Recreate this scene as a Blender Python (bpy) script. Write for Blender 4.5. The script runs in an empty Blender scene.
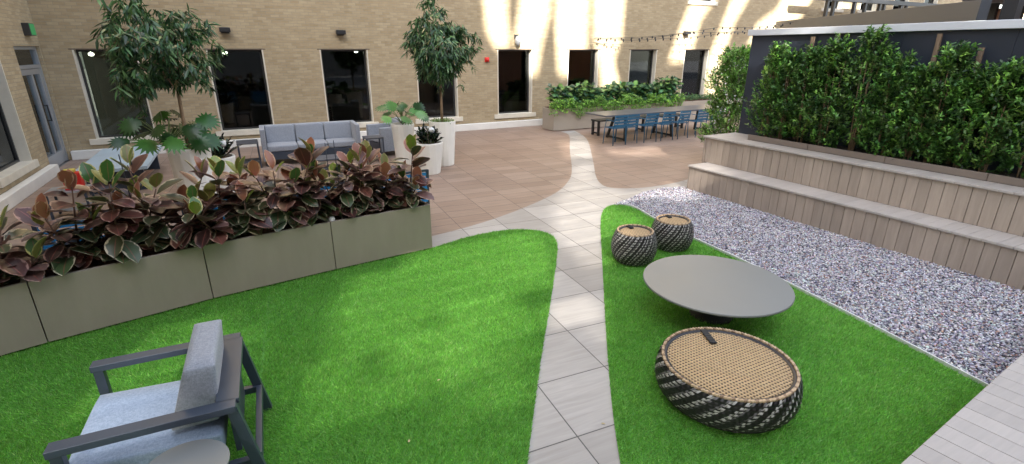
import bpy, bmesh, math, random
import numpy as np
from mathutils import Vector, Matrix
from mathutils.geometry import tessellate_polygon
random.seed(7); RNG = np.random.default_rng(11)
S = bpy.context.scene; COL = S.collection
R = math.radians

# ------------------------------------------------------------------ materials
def nd(nt, t, **kw):
    n = nt.nodes.new(t)
    for k, v in kw.items():
        if k in n.inputs: n.inputs[k].default_value = v
        else: setattr(n, k, v)
    return n
def mat(name, col=(.5,.5,.5), rough=.6, metal=0., spec=.5, noise=None, bump=None, streak=None):
    """noise=(scale, amount); bump=(scale, strength, dist); streak = xyz scale of the mapping"""
    m = bpy.data.materials.new(name); m.use_nodes = True; nt = m.node_tree
    b = nt.nodes['Principled BSDF']; L = nt.links.new
    b.inputs['Base Color'].default_value = (*col, 1); b.inputs['Roughness'].default_value = rough
    b.inputs['Metallic'].default_value = metal; b.inputs['Specular IOR Level'].default_value = spec
    tc = nd(nt, 'ShaderNodeTexCoord'); mp = nd(nt, 'ShaderNodeMapping')
    L(tc.outputs['Object'], mp.inputs[0])
    if streak: mp.inputs['Scale'].default_value = streak
    if noise:
        n = nd(nt, 'ShaderNodeTexNoise', Scale=noise[0], Detail=5., Roughness=.65)
        L(mp.outputs[0], n.inputs['Vector'])
        r = nd(nt, 'ShaderNodeMapRange'); r.inputs['From Min'].default_value = .3; r.inputs['From Max'].default_value = .7
        r.inputs['To Min'].default_value = 1-noise[1]; r.inputs['To Max'].default_value = 1+noise[1]
        L(n.outputs['Fac'], r.inputs[0])
        mx = nd(nt, 'ShaderNodeMix', data_type='RGBA', blend_type='MULTIPLY'); mx.inputs[0].default_value = 1
        mx.inputs[6].default_value = (*col, 1); L(r.outputs[0], mx.inputs[7]); L(mx.outputs[2], b.inputs['Base Color'])
        r2 = nd(nt, 'ShaderNodeMapRange'); r2.inputs['To Min'].default_value = max(0, rough-.08); r2.inputs['To Max'].default_value = min(1, rough+.08)
        L(n.outputs['Fac'], r2.inputs[0]); L(r2.outputs[0], b.inputs['Roughness'])
    if bump:
        n = nd(nt, 'ShaderNodeTexNoise', Scale=bump[0], Detail=4.); L(mp.outputs[0], n.inputs['Vector'])
        bp = nd(nt, 'ShaderNodeBump', Strength=bump[1], Distance=bump[2]); L(n.outputs['Fac'], bp.inputs['Height']); L(bp.outputs[0], b.inputs['Normal'])
    return m
def island_tone(m, lo, hi):
    nt=m.node_tree; b=nt.nodes['Principled BSDF']; lk=b.inputs['Base Color'].links[0]; src=lk.from_socket
    g=nd(nt,'ShaderNodeNewGeometry'); r=nd(nt,'ShaderNodeMapRange'); r.inputs['To Min'].default_value=lo; r.inputs['To Max'].default_value=hi
    nt.links.new(g.outputs['Random Per Island'], r.inputs[0]); mx=nd(nt,'ShaderNodeMix', data_type='RGBA', blend_type='MULTIPLY'); mx.inputs[0].default_value=1
    nt.links.new(src, mx.inputs[6]); nt.links.new(r.outputs[0], mx.inputs[7]); nt.links.new(mx.outputs[2], b.inputs['Base Color'])
def brick_mat(name, axis):
    m = bpy.data.materials.new(name); m.use_nodes = True; nt = m.node_tree; L = nt.links.new
    b = nt.nodes['Principled BSDF']; b.inputs['Roughness'].default_value = .88
    g = nd(nt, 'ShaderNodeNewGeometry'); sp = nd(nt, 'ShaderNodeSeparateXYZ'); cb = nd(nt, 'ShaderNodeCombineXYZ')
    L(g.outputs['Position'], sp.inputs[0]); L(sp.outputs[axis], cb.inputs[0]); L(sp.outputs[2], cb.inputs[1])
    bt = nd(nt, 'ShaderNodeTexBrick', offset=.5); bt.inputs['Scale'].default_value = 1
    bt.inputs['Brick Width'].default_value = .203; bt.inputs['Row Height'].default_value = .0677
    bt.inputs['Mortar Size'].default_value = .0055; bt.inputs['Mortar Smooth'].default_value = .3; bt.inputs['Bias'].default_value = 0
    bt.inputs['Color1'].default_value = (.33,.252,.147,1); bt.inputs['Color2'].default_value = (.415,.33,.205,1); bt.inputs['Mortar'].default_value = (.29,.25,.18,1)
    L(cb.outputs[0], bt.inputs['Vector'])
    n = nd(nt, 'ShaderNodeTexNoise', Scale=.9, Detail=6., Roughness=.7); L(cb.outputs[0], n.inputs['Vector'])
    r = nd(nt, 'ShaderNodeMapRange'); r.inputs['From Min'].default_value=.3; r.inputs['From Max'].default_value=.7; r.inputs['To Min'].default_value=.93; r.inputs['To Max'].default_value=1.06
    L(n.outputs['Fac'], r.inputs[0])
    n2 = nd(nt, 'ShaderNodeTexNoise', Scale=7., Detail=3.); mp = nd(nt,'ShaderNodeMapping'); mp.inputs['Scale'].default_value=(1,4,1)
    L(cb.outputs[0], mp.inputs[0]); L(mp.outputs[0], n2.inputs['Vector'])
    r3 = nd(nt, 'ShaderNodeMapRange'); r3.inputs['From Min'].default_value=.3; r3.inputs['From Max'].default_value=.7; r3.inputs['To Min'].default_value=.91; r3.inputs['To Max'].default_value=1.07
    L(n2.outputs['Fac'], r3.inputs[0])
    mul = nd(nt,'ShaderNodeMath', operation='MULTIPLY'); L(r.outputs[0], mul.inputs[0]); L(r3.outputs[0], mul.inputs[1])
    mx = nd(nt, 'ShaderNodeMix', data_type='RGBA', blend_type='MULTIPLY'); mx.inputs[0].default_value = 1
    L(bt.outputs['Color'], mx.inputs[6]); L(mul.outputs[0], mx.inputs[7]); L(mx.outputs[2], b.inputs['Base Color'])
    bp = nd(nt, 'ShaderNodeBump', Strength=.6, Distance=.006, invert=True); L(bt.outputs['Fac'], bp.inputs['Height']); L(bp.outputs[0], b.inputs['Normal'])
    return m
def paver_mat(name, c1, c2, joint, size=(.6,.6), rot=4., streak=(2.2,26,1), amp=1.):
    m = bpy.data.materials.new(name); m.use_nodes = True; nt = m.node_tree; L = nt.links.new
    b = nt.nodes['Principled BSDF']
    g = nd(nt, 'ShaderNodeNewGeometry'); mp0 = nd(nt, 'ShaderNodeMapping'); mp0.inputs['Rotation'].default_value = (0,0,R(rot)); mp0.inputs['Location'].default_value=(.33,.1,0)
    L(g.outputs['Position'], mp0.inputs[0])
    bt = nd(nt, 'ShaderNodeTexBrick', offset=0.); bt.inputs['Scale'].default_value = 1
    bt.inputs['Brick Width'].default_value = size[0]; bt.inputs['Row Height'].default_value = size[1]
    bt.inputs['Mortar Size'].default_value = .0045; bt.inputs['Mortar Smooth'].default_value = .1; bt.inputs['Bias'].default_value = 0
    bt.inputs['Color1'].default_value = (*c1,1); bt.inputs['Color2'].default_value = (*c2,1); bt.inputs['Mortar'].default_value = (*joint,1)
    L(mp0.outputs[0], bt.inputs['Vector'])
    mp = nd(nt, 'ShaderNodeMapping'); mp.inputs['Scale'].default_value = streak; L(mp0.outputs[0], mp.inputs[0])
    n = nd(nt, 'ShaderNodeTexNoise', Scale=1., Detail=6., Roughness=.6, Distortion=.6); L(mp.outputs[0], n.inputs['Vector'])
    r = nd(nt, 'ShaderNodeMapRange'); r.inputs['From Min'].default_value=.3; r.inputs['From Max'].default_value=.7; r.inputs['To Min'].default_value=1-.24*amp; r.inputs['To Max'].default_value=1+.14*amp
    L(n.outputs['Fac'], r.inputs[0])
    n2 = nd(nt, 'ShaderNodeTexNoise', Scale=.8, Detail=5.); L(g.outputs['Position'], n2.inputs['Vector'])
    r2 = nd(nt, 'ShaderNodeMapRange'); r2.inputs['From Min'].default_value=.3; r2.inputs['From Max'].default_value=.7; r2.inputs['To Min'].default_value=.88; r2.inputs['To Max'].default_value=1.08
    L(n2.outputs['Fac'], r2.inputs[0])
    mul = nd(nt,'ShaderNodeMath', operation='MULTIPLY'); L(r.outputs[0], mul.inputs[0]); L(r2.outputs[0], mul.inputs[1])
    mx = nd(nt, 'ShaderNodeMix', data_type='RGBA', blend_type='MULTIPLY'); mx.inputs[0].default_value = 1
    L(bt.outputs['Color'], mx.inputs[6]); L(mul.outputs[0], mx.inputs[7]); L(mx.outputs[2], b.inputs['Base Color'])
    rr = nd(nt, 'ShaderNodeMapRange'); rr.inputs['To Min'].default_value=.42; rr.inputs['To Max'].default_value=.75; L(n.outputs['Fac'], rr.inputs[0]); L(rr.outputs[0], b.inputs['Roughness'])
    bp = nd(nt, 'ShaderNodeBump', Strength=.5, Distance=.004, invert=True); L(bt.outputs['Fac'], bp.inputs['Height'])
    bp2 = nd(nt, 'ShaderNodeBump', Strength=.25, Distance=.003); L(n.outputs['Fac'], bp2.inputs['Height']); L(bp.outputs[0], bp2.inputs['Normal']); L(bp2.outputs[0], b.inputs['Normal'])
    return m
def leaf_mat(name, rough=.4, trans=.25, margin=False, spec=.5):
    m = bpy.data.materials.new(name); m.use_nodes = True; nt = m.node_tree; L = nt.links.new
    b = nt.nodes['Principled BSDF']; out = nt.nodes['Material Output']
    b.inputs['Roughness'].default_value = rough; b.inputs['Specular IOR Level'].default_value = spec
    a = nd(nt, 'ShaderNodeAttribute', attribute_name='Col'); colout = a.outputs['Color']
    g = nd(nt, 'ShaderNodeTexCoord'); uv = nd(nt, 'ShaderNodeUVMap'); sp = nd(nt, 'ShaderNodeSeparateXYZ'); L(uv.outputs[0], sp.inputs[0])
    if margin:
        a2 = nd(nt, 'ShaderNodeAttribute', attribute_name='Margin')
        nz = nd(nt, 'ShaderNodeTexNoise', Scale=24., Detail=3.); L(g.outputs['Object'], nz.inputs['Vector'])
        d = nd(nt,'ShaderNodeMath', operation='SUBTRACT'); d.inputs[1].default_value=.5; L(sp.outputs[0], d.inputs[0])
        ab = nd(nt,'ShaderNodeMath', operation='ABSOLUTE'); L(d.outputs[0], ab.inputs[0])
        ad = nd(nt,'ShaderNodeMath', operation='MULTIPLY_ADD'); ad.inputs[1].default_value=.42; L(nz.outputs['Fac'], ad.inputs[0]); L(ab.outputs[0], ad.inputs[2])
        r = nd(nt, 'ShaderNodeMapRange'); r.inputs['From Min'].default_value=.60; r.inputs['From Max'].default_value=.66; L(ad.outputs[0], r.inputs[0])
        mx = nd(nt, 'ShaderNodeMix', data_type='RGBA'); L(r.outputs[0], mx.inputs[0]); L(a.outputs['Color'], mx.inputs[6]); L(a2.outputs['Color'], mx.inputs[7])
        # midrib
        rb = nd(nt, 'ShaderNodeMapRange'); rb.inputs['From Min'].default_value=.012; rb.inputs['From Max'].default_value=.03; rb.inputs['To Min'].default_value=.7; rb.inputs['To Max'].default_value=0; L(ab.outputs[0], rb.inputs[0])
        mx2 = nd(nt, 'ShaderNodeMix', data_type='RGBA'); L(rb.outputs[0], mx2.inputs[0]); L(mx.outputs[2], mx2.inputs[6]); mx2.inputs[7].default_value=(.3,.09,.07,1)
        colout = mx2.outputs[2]
    else:
        nz = nd(nt, 'ShaderNodeTexNoise', Scale=9., Detail=3.); L(g.outputs['Object'], nz.inputs['Vector'])
        r = nd(nt, 'ShaderNodeMapRange'); r.inputs['To Min'].default_value=.7; r.inputs['To Max'].default_value=1.3; L(nz.outputs['Fac'], r.inputs[0])
        mx = nd(nt, 'ShaderNodeMix', data_type='RGBA', blend_type='MULTIPLY'); mx.inputs[0].default_value=1; L(colout, mx.inputs[6]); L(r.outputs[0], mx.inputs[7]); colout = mx.outputs[2]
    L(colout, b.inputs['Base Color'])
    t = nd(nt, 'ShaderNodeBsdfTranslucent'); L(colout, t.inputs['Color']); ms = nd(nt, 'ShaderNodeMixShader'); ms.inputs[0].default_value = trans
    L(b.outputs[0], ms.inputs[1]); L(t.outputs[0], ms.inputs[2]); L(ms.outputs[0], out.inputs['Surface'])
    return m
def attr_mat(name, rough=.7, spec=.4, gain=1.):
    m = bpy.data.materials.new(name); m.use_nodes = True; nt = m.node_tree; b = nt.nodes['Principled BSDF']
    a = nd(nt, 'ShaderNodeAttribute', attribute_name='Col'); nt.links.new(a.outputs['Color'], b.inputs['Base Color'])
    b.inputs['Roughness'].default_value = rough; b.inputs['Specular IOR Level'].default_value = spec
    return m
def glass_mat(name, tint=(.40,.43,.39), gloss=.055):
    m = bpy.data.materials.new(name); m.use_nodes = True; nt = m.node_tree; L = nt.links.new
    nt.nodes.remove(nt.nodes['Principled BSDF']); out = nt.nodes['Material Output']
    t = nd(nt,'ShaderNodeBsdfTransparent'); t.inputs[0].default_value=(*tint,1); gl = nd(nt,'ShaderNodeBsdfGlossy'); gl.inputs['Roughness'].default_value=.03; gl.inputs['Color'].default_value=(.9,.95,1,1)
    fr = nd(nt,'ShaderNodeFresnel'); fr.inputs[0].default_value=1.45
    ms = nd(nt,'ShaderNodeMixShader'); L(fr.outputs[0], ms.inputs[0]); L(t.outputs[0], ms.inputs[1]); L(gl.outputs[0], ms.inputs[2]); L(ms.outputs[0], out.inputs['Surface'])
    return m
def emis(name, col, st):
    m = bpy.data.materials.new(name); m.use_nodes = True; b = m.node_tree.nodes['Principled BSDF']
    b.inputs['Base Color'].default_value=(*col,1); b.inputs['Emission Color'].default_value=(*col,1); b.inputs['Emission Strength'].default_value=st
    return m
def cane_mat():
    m = bpy.data.materials.new('woven_cane'); m.use_nodes = True; nt = m.node_tree; L = nt.links.new; b = nt.nodes['Principled BSDF']
    b.inputs['Roughness'].default_value=.6
    tc = nd(nt,'ShaderNodeTexCoord'); sp = nd(nt,'ShaderNodeSeparateXYZ'); L(tc.outputs['Object'], sp.inputs[0])
    def wave(out, ph, k=2*math.pi/.027):
        a = nd(nt,'ShaderNodeMath', operation='MULTIPLY_ADD'); a.inputs[1].default_value=k; a.inputs[2].default_value=ph; L(out, a.inputs[0])
        c = nd(nt,'ShaderNodeMath', operation='COSINE'); L(a.outputs[0], c.inputs[0]); return c.outputs[0]
    cx = wave(sp.outputs[0], 0); cy = wave(sp.outputs[1], 0)
    # cos x + cos y : a rhombic grid of round holes, rotated 45 degrees when both lattices are used
    s = nd(nt,'ShaderNodeMath', operation='ADD'); L(cx, s.inputs[0]); L(cy, s.inputs[1])
    r = nd(nt,'ShaderNodeMapRange'); r.inputs['From Min'].default_value=.75; r.inputs['From Max'].default_value=1.15; L(s.outputs[0], r.inputs[0])
    n = nd(nt,'ShaderNodeTexNoise', Scale=30., Detail=3.); L(tc.outputs['Object'], n.inputs['Vector'])
    cr = nd(nt,'ShaderNodeMix', data_type='RGBA'); L(n.outputs['Fac'], cr.inputs[0]); cr.inputs[6].default_value=(.60,.39,.19,1); cr.inputs[7].default_value=(.80,.58,.33,1)
    mx = nd(nt,'ShaderNodeMix', data_type='RGBA'); L(r.outputs[0], mx.inputs[0]); L(cr.outputs[2], mx.inputs[6]); mx.inputs[7].default_value=(.03,.018,.01,1); L(mx.outputs[2], b.inputs['Base Color'])
    bp = nd(nt,'ShaderNodeBump', Strength=1., Distance=.006, invert=True); L(s.outputs[0], bp.inputs['Height']); L(bp.outputs[0], b.inputs['Normal'])
    return m
M = dict(
 brickY=brick_mat('tan_brick', 0), brickX=brick_mat('tan_brick_side', 1),
 stone=mat('cream_stone', (.62,.57,.47), .7, noise=(3,.1), bump=(40,.2,.003)),
 white_base=mat('white_painted_base', (.72,.70,.65), .6, noise=(2,.08)),
 dark_frame=mat('dark_window_frame', (.03,.03,.03), .4),
 alu=mat('aluminium', (.42,.44,.47), .35, .6, noise=(5,.05)),
 interior=mat('dark_interior', (.075,.078,.062), .8, noise=(.8,.3)), bulkhead=mat('beige_bulkhead', (.5,.44,.34), .8),
 glass=glass_mat('tinted_glass'), clear=glass_mat('clear_glass', (.75,.8,.8)),
 brown=paver_mat('brown_paver', (.26,.18,.135), (.325,.235,.18), (.10,.075,.06), (.6,.3)),
 grey=paver_mat('grey_paver', (.33,.305,.275), (.445,.415,.38), (.09,.085,.08), amp=.65),
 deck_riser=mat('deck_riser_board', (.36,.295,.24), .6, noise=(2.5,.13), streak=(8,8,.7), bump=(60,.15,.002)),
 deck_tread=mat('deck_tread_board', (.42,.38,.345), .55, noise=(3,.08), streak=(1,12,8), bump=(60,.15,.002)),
 dark_gap=mat('dark_gap', (.02,.018,.016), .9),
 taupe=mat('taupe_metal', (.335,.28,.22), .45, .0, noise=(2.2,.06), streak=(2.5,2.5,.7), bump=(1.5,.15,.01)),
 taupe_far=mat('taupe_metal_light', (.36,.31,.25), .45, .1, noise=(1.2,.06)),
 trough=mat('brown_metal', (.21,.17,.14), .5, .1),
 soil=mat('bark_mulch', (.10,.045,.028), .95, noise=(45,.6), bump=(60,1.,.02)),
 panel=mat('charcoal_panel', (.03,.036,.052), .38, .2, noise=(.8,.12)),
 cap=mat('light_grey_cap', (.62,.64,.68), .4, .1, noise=(2,.05)),
 beam=mat('grey_beam', (.06,.065,.075), .5, noise=(1.5,.1)), blackm=mat('black_steel', (.018,.018,.02), .45),
 wood=mat('wood_stake', (.19,.13,.085), .8, noise=(8,.3), streak=(6,6,1)),
 slate=mat('slate_powder_coat', (.045,.058,.082), .38, .15, noise=(3,.08), bump=(300,.05,.001)),
 white_pot=mat('white_pot', (.82,.80,.73), .45, noise=(2.5,.04)),
 table_top=mat('grey_tabletop', (.20,.205,.195), .42, .1, noise=(1.5,.05)),
 pedestal=mat('dark_pedestal', (.012,.012,.013), .5),
 cane=cane_mat(), strap_dark=mat('dark_wicker', (.022,.019,.02), .42, noise=(40,.3)), strap_light=mat('light_grey_wicker', (.43,.41,.38), .5, noise=(60,.3)),
 strap_mid=mat('mid_grey_wicker', (.13,.12,.12), .5, noise=(60,.3)),
 cane_rim=mat('tan_rim_wicker', (.50,.36,.22), .6, noise=(60,.3)), rim2=mat('brown_rim_wicker', (.27,.18,.11), .6, noise=(60,.3)), black_strap=mat('black_webbing', (.012,.013,.015), .6, bump=(200,.3,.001)),
 blue=mat('blue_metal', (.015,.095,.18), .4, noise=(4,.1)), bright_blue=mat('bright_blue_strap', (.02,.22,.50), .45),
 slab_blue=mat('pale_blue_slab', (.36,.45,.52), .5, noise=(2,.1)), red=mat('red_plastic', (.62,.02,.015), .4), yellow=mat('yellow_plastic', (.6,.5,.08), .5),
 table_dark=mat('dark_tabletop', (.085,.09,.105), .35, noise=(2,.1)),
 bark=mat('bark', (.27,.18,.105), .9, noise=(14,.3), streak=(6,6,1), bump=(60,.6,.01)), stem=mat('plant_stem', (.10,.05,.03), .7), green_stem=mat('green_stem', (.10,.14,.04), .6),
 white_ball=mat('white_ball', (.8,.8,.78), .4), edging=mat('edging_strip', (.62,.62,.6), .5),
 sign_green=emis('green_sign_face', (.03,.22,.07), .08), sign_white=mat('sign_letter', (.7,.8,.7), .5),
 lamp_on=emis('lit_lamp', (1,.97,.9), 6.), warm_on=emis('warm_lit_panel', (1,.72,.5), 3.5), annex=mat('annex_cladding', (.05,.047,.05), .6, noise=(1,.2)),
 warm_wall=mat('terracotta_cladding', (.40,.20,.12), .8, noise=(2,.2)),
 roof=mat('sun_blocker_surface', (.22,.20,.18), .85, noise=(.5,.1)),  # surface of the sun blocker added out of view
 leaf=leaf_mat('leaf'), leaf_gloss=leaf_mat('glossy_leaf', .27, .18), rubber=leaf_mat('variegated_leaf', .3, .1, True, .55),
 grassm=leaf_mat('turf_blade', .45, .4), pebble=attr_mat('pebble', .6), 
)
island_tone(M['deck_riser'],.86,1.1); island_tone(M['deck_tread'],.90,1.07)
def fabric_mat(name, c1, c2):
    m = bpy.data.materials.new(name); m.use_nodes = True; nt = m.node_tree; L = nt.links.new; b = nt.nodes['Principled BSDF']
    b.inputs['Roughness'].default_value=.9; b.inputs['Specular IOR Level'].default_value=.15
    try: b.inputs['Sheen Weight'].default_value=.25
    except KeyError: pass
    tc = nd(nt,'ShaderNodeTexCoord'); outs=[]
    for sc in ((420,60,60),(60,420,60),(60,60,420)):
        mp = nd(nt,'ShaderNodeMapping'); mp.inputs['Scale'].default_value=sc; L(tc.outputs['Object'], mp.inputs[0])
        n = nd(nt,'ShaderNodeTexNoise', Scale=1., Detail=2.); L(mp.outputs[0], n.inputs['Vector']); outs.append(n.outputs['Fac'])
    a = nd(nt,'ShaderNodeMath', operation='ADD'); L(outs[0],a.inputs[0]); L(outs[1],a.inputs[1]); a2 = nd(nt,'ShaderNodeMath', operation='ADD'); L(a.outputs[0],a2.inputs[0]); L(outs[2],a2.inputs[1])
    r = nd(nt,'ShaderNodeMapRange'); r.inputs['From Min'].default_value=1.2; r.inputs['From Max'].default_value=1.8; L(a2.outputs[0], r.inputs[0])
    mx = nd(nt,'ShaderNodeMix', data_type='RGBA'); L(r.outputs[0], mx.inputs[0]); mx.inputs[6].default_value=(*c1,1); mx.inputs[7].default_value=(*c2,1); L(mx.outputs[2], b.inputs['Base Color'])
    bp = nd(nt,'ShaderNodeBump', Strength=.5, Distance=.002); L(a2.outputs[0], bp.inputs['Height'])
    nn = nd(nt,'ShaderNodeTexNoise', Scale=5., Detail=3.); L(tc.outputs['Object'], nn.inputs['Vector'])
    bp2 = nd(nt,'ShaderNodeBump', Strength=.25, Distance=.02); L(nn.outputs['Fac'], bp2.inputs['Height']); L(bp.outputs[0], bp2.inputs['Normal']); L(bp2.outputs[0], b.inputs['Normal'])
    return m
M['fabric'] = fabric_mat('blue_grey_tweed', (.23,.30,.40), (.35,.43,.56)); M['fabric_grey'] = fabric_mat('grey_tweed', (.22,.235,.265), (.33,.35,.39))
M['fabric_sofa'] = fabric_mat('grey_outdoor_fabric', (.22,.24,.275), (.33,.35,.39))

# ------------------------------------------------------------------ object helpers
def link(o, parent=None):
    COL.objects.link(o)
    if parent: o.parent = parent
    return o
def obj(name, v, f, m, parent=None, smooth=False, bevel=0, seg=2):
    me = bpy.data.meshes.new(name); me.from_pydata([tuple(p) for p in v], [], f); me.update()
    bm = bmesh.new(); bm.from_mesh(me); bmesh.ops.recalc_face_normals(bm, faces=bm.faces); bm.to_mesh(me); bm.free()
    for x in (m if isinstance(m, (list, tuple)) else [m]): me.materials.append(x)
    if smooth: me.polygons.foreach_set('use_smooth', [True]*len(me.polygons))
    o = bpy.data.objects.new(name, me); link(o, parent)
    if bevel:
        b = o.modifiers.new('Bevel', 'BEVEL'); b.width = bevel; b.segments = seg; b.limit_method='ANGLE'; b.angle_limit = R(40)
        me.polygons.foreach_set('use_smooth', [True]*len(me.polygons)); o.modifiers.new('WN','WEIGHTED_NORMAL')
    return o
def thing(name, loc=(0,0,0), rz=0):
    o = bpy.data.objects.new(name, None); o.empty_display_size=.1; link(o); o.location = loc; o.rotation_euler=(0,0,rz); return o
def tag(o, label=None, cat=None, group=None, kind=None):
    for k, v in (('label',label),('category',cat),('group',group),('kind',kind)):
        if v: o[k] = v
    return o
def copy_tree(o, parent=None):
    c = o.copy(); COL.objects.link(c); c.parent = parent
    for ch in [k for k in bpy.data.objects if k.parent == o]: copy_tree(ch, c)
    return c
class MB:
    def __init__(s): s.v=[]; s.f=[]
    def add(s, v, f, mtx=None):
        n=len(s.v); s.v += [(mtx @ Vector(p)) if mtx else Vector(p) for p in v]; s.f += [tuple(i+n for i in q) for q in f]; return s
    def box(s, x0,x1,y0,y1,z0,z1, mtx=None):
        v=[(x,y,z) for z in (z0,z1) for y in (y0,y1) for x in (x0,x1)]
        return s.add(v, [(0,2,3,1),(4,5,7,6),(0,1,5,4),(2,6,7,3),(0,4,6,2),(1,3,7,5)], mtx)
    def bar(s, a, b, w, h=None, up=(0,0,1)):
        a=Vector(a); b=Vector(b); h=h or w; d=(b-a); L=d.length; d.normalize(); u=Vector(up)
        if abs(d.dot(u))>.98: u=Vector((0,1,0))
        sd=d.cross(u).normalized(); u=sd.cross(d)
        mt=Matrix((( d.x,sd.x,u.x,a.x),(d.y,sd.y,u.y,a.y),(d.z,sd.z,u.z,a.z),(0,0,0,1)))
        return s.box(0,L,-w/2,w/2,-h/2,h/2,mt)
    def lathe(s, prof, n=32, mtx=None, cap=True):
        v=[]; f=[]
        for r,z in prof:
            for i in range(n): a=2*math.pi*i/n; v.append((r*math.cos(a), r*math.sin(a), z))
        for k in range(len(prof)-1):
            for i in range(n): j=(i+1)%n; f.append((k*n+i,k*n+j,(k+1)*n+j,(k+1)*n+i))
        if cap: f.append(tuple(range(n))[::-1]); f.append(tuple((len(prof)-1)*n+i for i in range(n)))
        return s.add(v,f,mtx)
    def tube(s, pts, r, n=6):
        pts=[Vector(p) for p in pts]; rs = r if isinstance(r,(list,tuple)) else [r]*len(pts); v=[]; f=[]
        for k,p in enumerate(pts):
            d=(pts[min(k+1,len(pts)-1)]-pts[max(k-1,0)]).normalized(); u=Vector((0,0,1)) if abs(d.z)<.95 else Vector((1,0,0))
            a=d.cross(u).normalized(); b=d.cross(a)
            for i in range(n): t=2*math.pi*i/n; v.append(p+(a*math.cos(t)+b*math.sin(t))*rs[k])
        for k in range(len(pts)-1):
            for i in range(n): j=(i+1)%n; f.append((k*n+i,k*n+j,(k+1)*n+j,(k+1)*n+i))
        f.append(tuple(range(n))[::-1]); f.append(tuple((len(pts)-1)*n+i for i in range(n)))
        return s.add(v,f)
    def build(s, name, m, parent=None, **kw): return obj(name, s.v, s.f, m, parent, **kw)
def npmesh(name, V, F, m, parent=None, col=None, margin=None, uv=None, smooth=False):
    """V (n,3); F (k,c) faces of constant size"""
    me=bpy.data.meshes.new(name); k,c=F.shape
    me.vertices.add(len(V)); me.vertices.foreach_set('co', V.astype(np.float32).ravel())
    me.loops.add(k*c); me.loops.foreach_set('vertex_index', F.astype(np.int32).ravel())
    me.polygons.add(k); me.polygons.foreach_set('loop_start', np.arange(0,k*c,c,dtype=np.int32)); me.polygons.foreach_set('loop_total', np.full(k,c,dtype=np.int32))
    if smooth: me.polygons.foreach_set('use_smooth', np.ones(k,dtype=bool))
    for nm,cc in (('Col',col),('Margin',margin)):
        if cc is not None:
            a=me.color_attributes.new(nm,'FLOAT_COLOR','POINT'); a.data.foreach_set('color', np.concatenate([cc,np.ones((len(cc),1))],1).astype(np.float32).ravel())
    if uv is not None:
        u=me.uv_layers.new(name='UVMap'); u.data.foreach_set('uv', uv[F.ravel()].astype(np.float32).ravel())
    me.update(); me.validate(); me.materials.append(m)
    o=bpy.data.objects.new(name,me); link(o,parent); return o
def leaf_template(ns=4, prof=None, fold=.15):
    s=np.linspace(0,1,ns+1); w=prof(s); V=[];UV=[];F=[]
    for i in range(ns+1):
        for u in (-1,0,1): V.append((u*.5*w[i], s[i], fold*abs(u)*.5*w[i])); UV.append((.5+.5*u, s[i]))
    for i in range(ns):
        for k in (0,1): a=i*3+k; F.append((a,a+1,a+4,a+3))
    return np.array(V),np.array(F),np.array(UV)
lance = leaf_template(3, lambda s: np.array([.25,1,.75,.02]))
oval = leaf_template(3, lambda s: np.array([.2,1,.85,.05]))
big_oval = leaf_template(6, lambda s: np.array([.1,.68,.95,1,.95,.72,.08]), .28)
def lobed():
    V=[(0,0,0),(0,.45,0.03)]; UV=[(.5,0),(.5,.45)]; n=26; pts=[]
    for i in range(n+1):
        a=-2.55+5.1*i/n; r=(.62+.38*math.cos(a*.55))*(1. if i%2==0 else .62)*(.62)
        pts.append((math.sin(a)*r*.98, .42+math.cos(a)*r, -.06*abs(math.sin(a)) + (.03 if i%2 else -.02)))
    V+=pts; UV+=[(.5+p[0]*.5,p[1]) for p in pts]; F=[(1,2+i+1,2+i) for i in range(n)]
    F.append((1,2,0)); F.append((1,0,2+n))
    return np.array(V),np.array(F),np.array(UV)
LOBED = lobed()
def leaves(name, tpl, pos, dirs, nrm, Ls, Ws, cols, m, parent=None, curl=.25, margins=None, smooth=True):
    TV,TF,TU=tpl; N=len(pos); pos=np.asarray(pos,float); d=np.asarray(dirs,float); d/=np.linalg.norm(d,axis=1,keepdims=True)+1e-9
    n=np.asarray(nrm,float); sd=np.cross(d,n); sd/=np.linalg.norm(sd,axis=1,keepdims=True)+1e-9; n=np.cross(sd,d)
    Ls=np.broadcast_to(Ls,(N,)); Ws=np.broadcast_to(Ws,(N,)); curl=np.broadcast_to(curl,(N,))
    x=TV[None,:,0]*Ws[:,None]; y=TV[None,:,1]*Ls[:,None]; z=TV[None,:,2]*Ws[:,None]-curl[:,None]*(TV[None,:,1]**2)*Ls[:,None]
    P=pos[:,None,:]+sd[:,None,:]*x[...,None]+d[:,None,:]*y[...,None]+n[:,None,:]*z[...,None]
    k=TV.shape[0]; F=(TF[None]+ (np.arange(N)*k)[:,None,None]).reshape(-1,TF.shape[1])
    rp=lambda c: np.repeat(np.asarray(c,float),k,axis=0)
    return npmesh(name,P.reshape(-1,3),F,m,parent,col=rp(cols),margin=None if margins is None else rp(margins),uv=np.tile(TU,(N,1)),smooth=smooth)
def rdir(n):
    v=RNG.normal(size=(n,3)); return v/np.linalg.norm(v,axis=1,keepdims=True)
def pick(cols, n, jit=.2, p=None):
    c=np.array(cols); i=RNG.choice(len(c),n,p=p); return np.clip(c[i]*(1+RNG.normal(0,jit,(n,1)))*(1+RNG.normal(0,.06,(n,3))),.003,.9)

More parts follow.
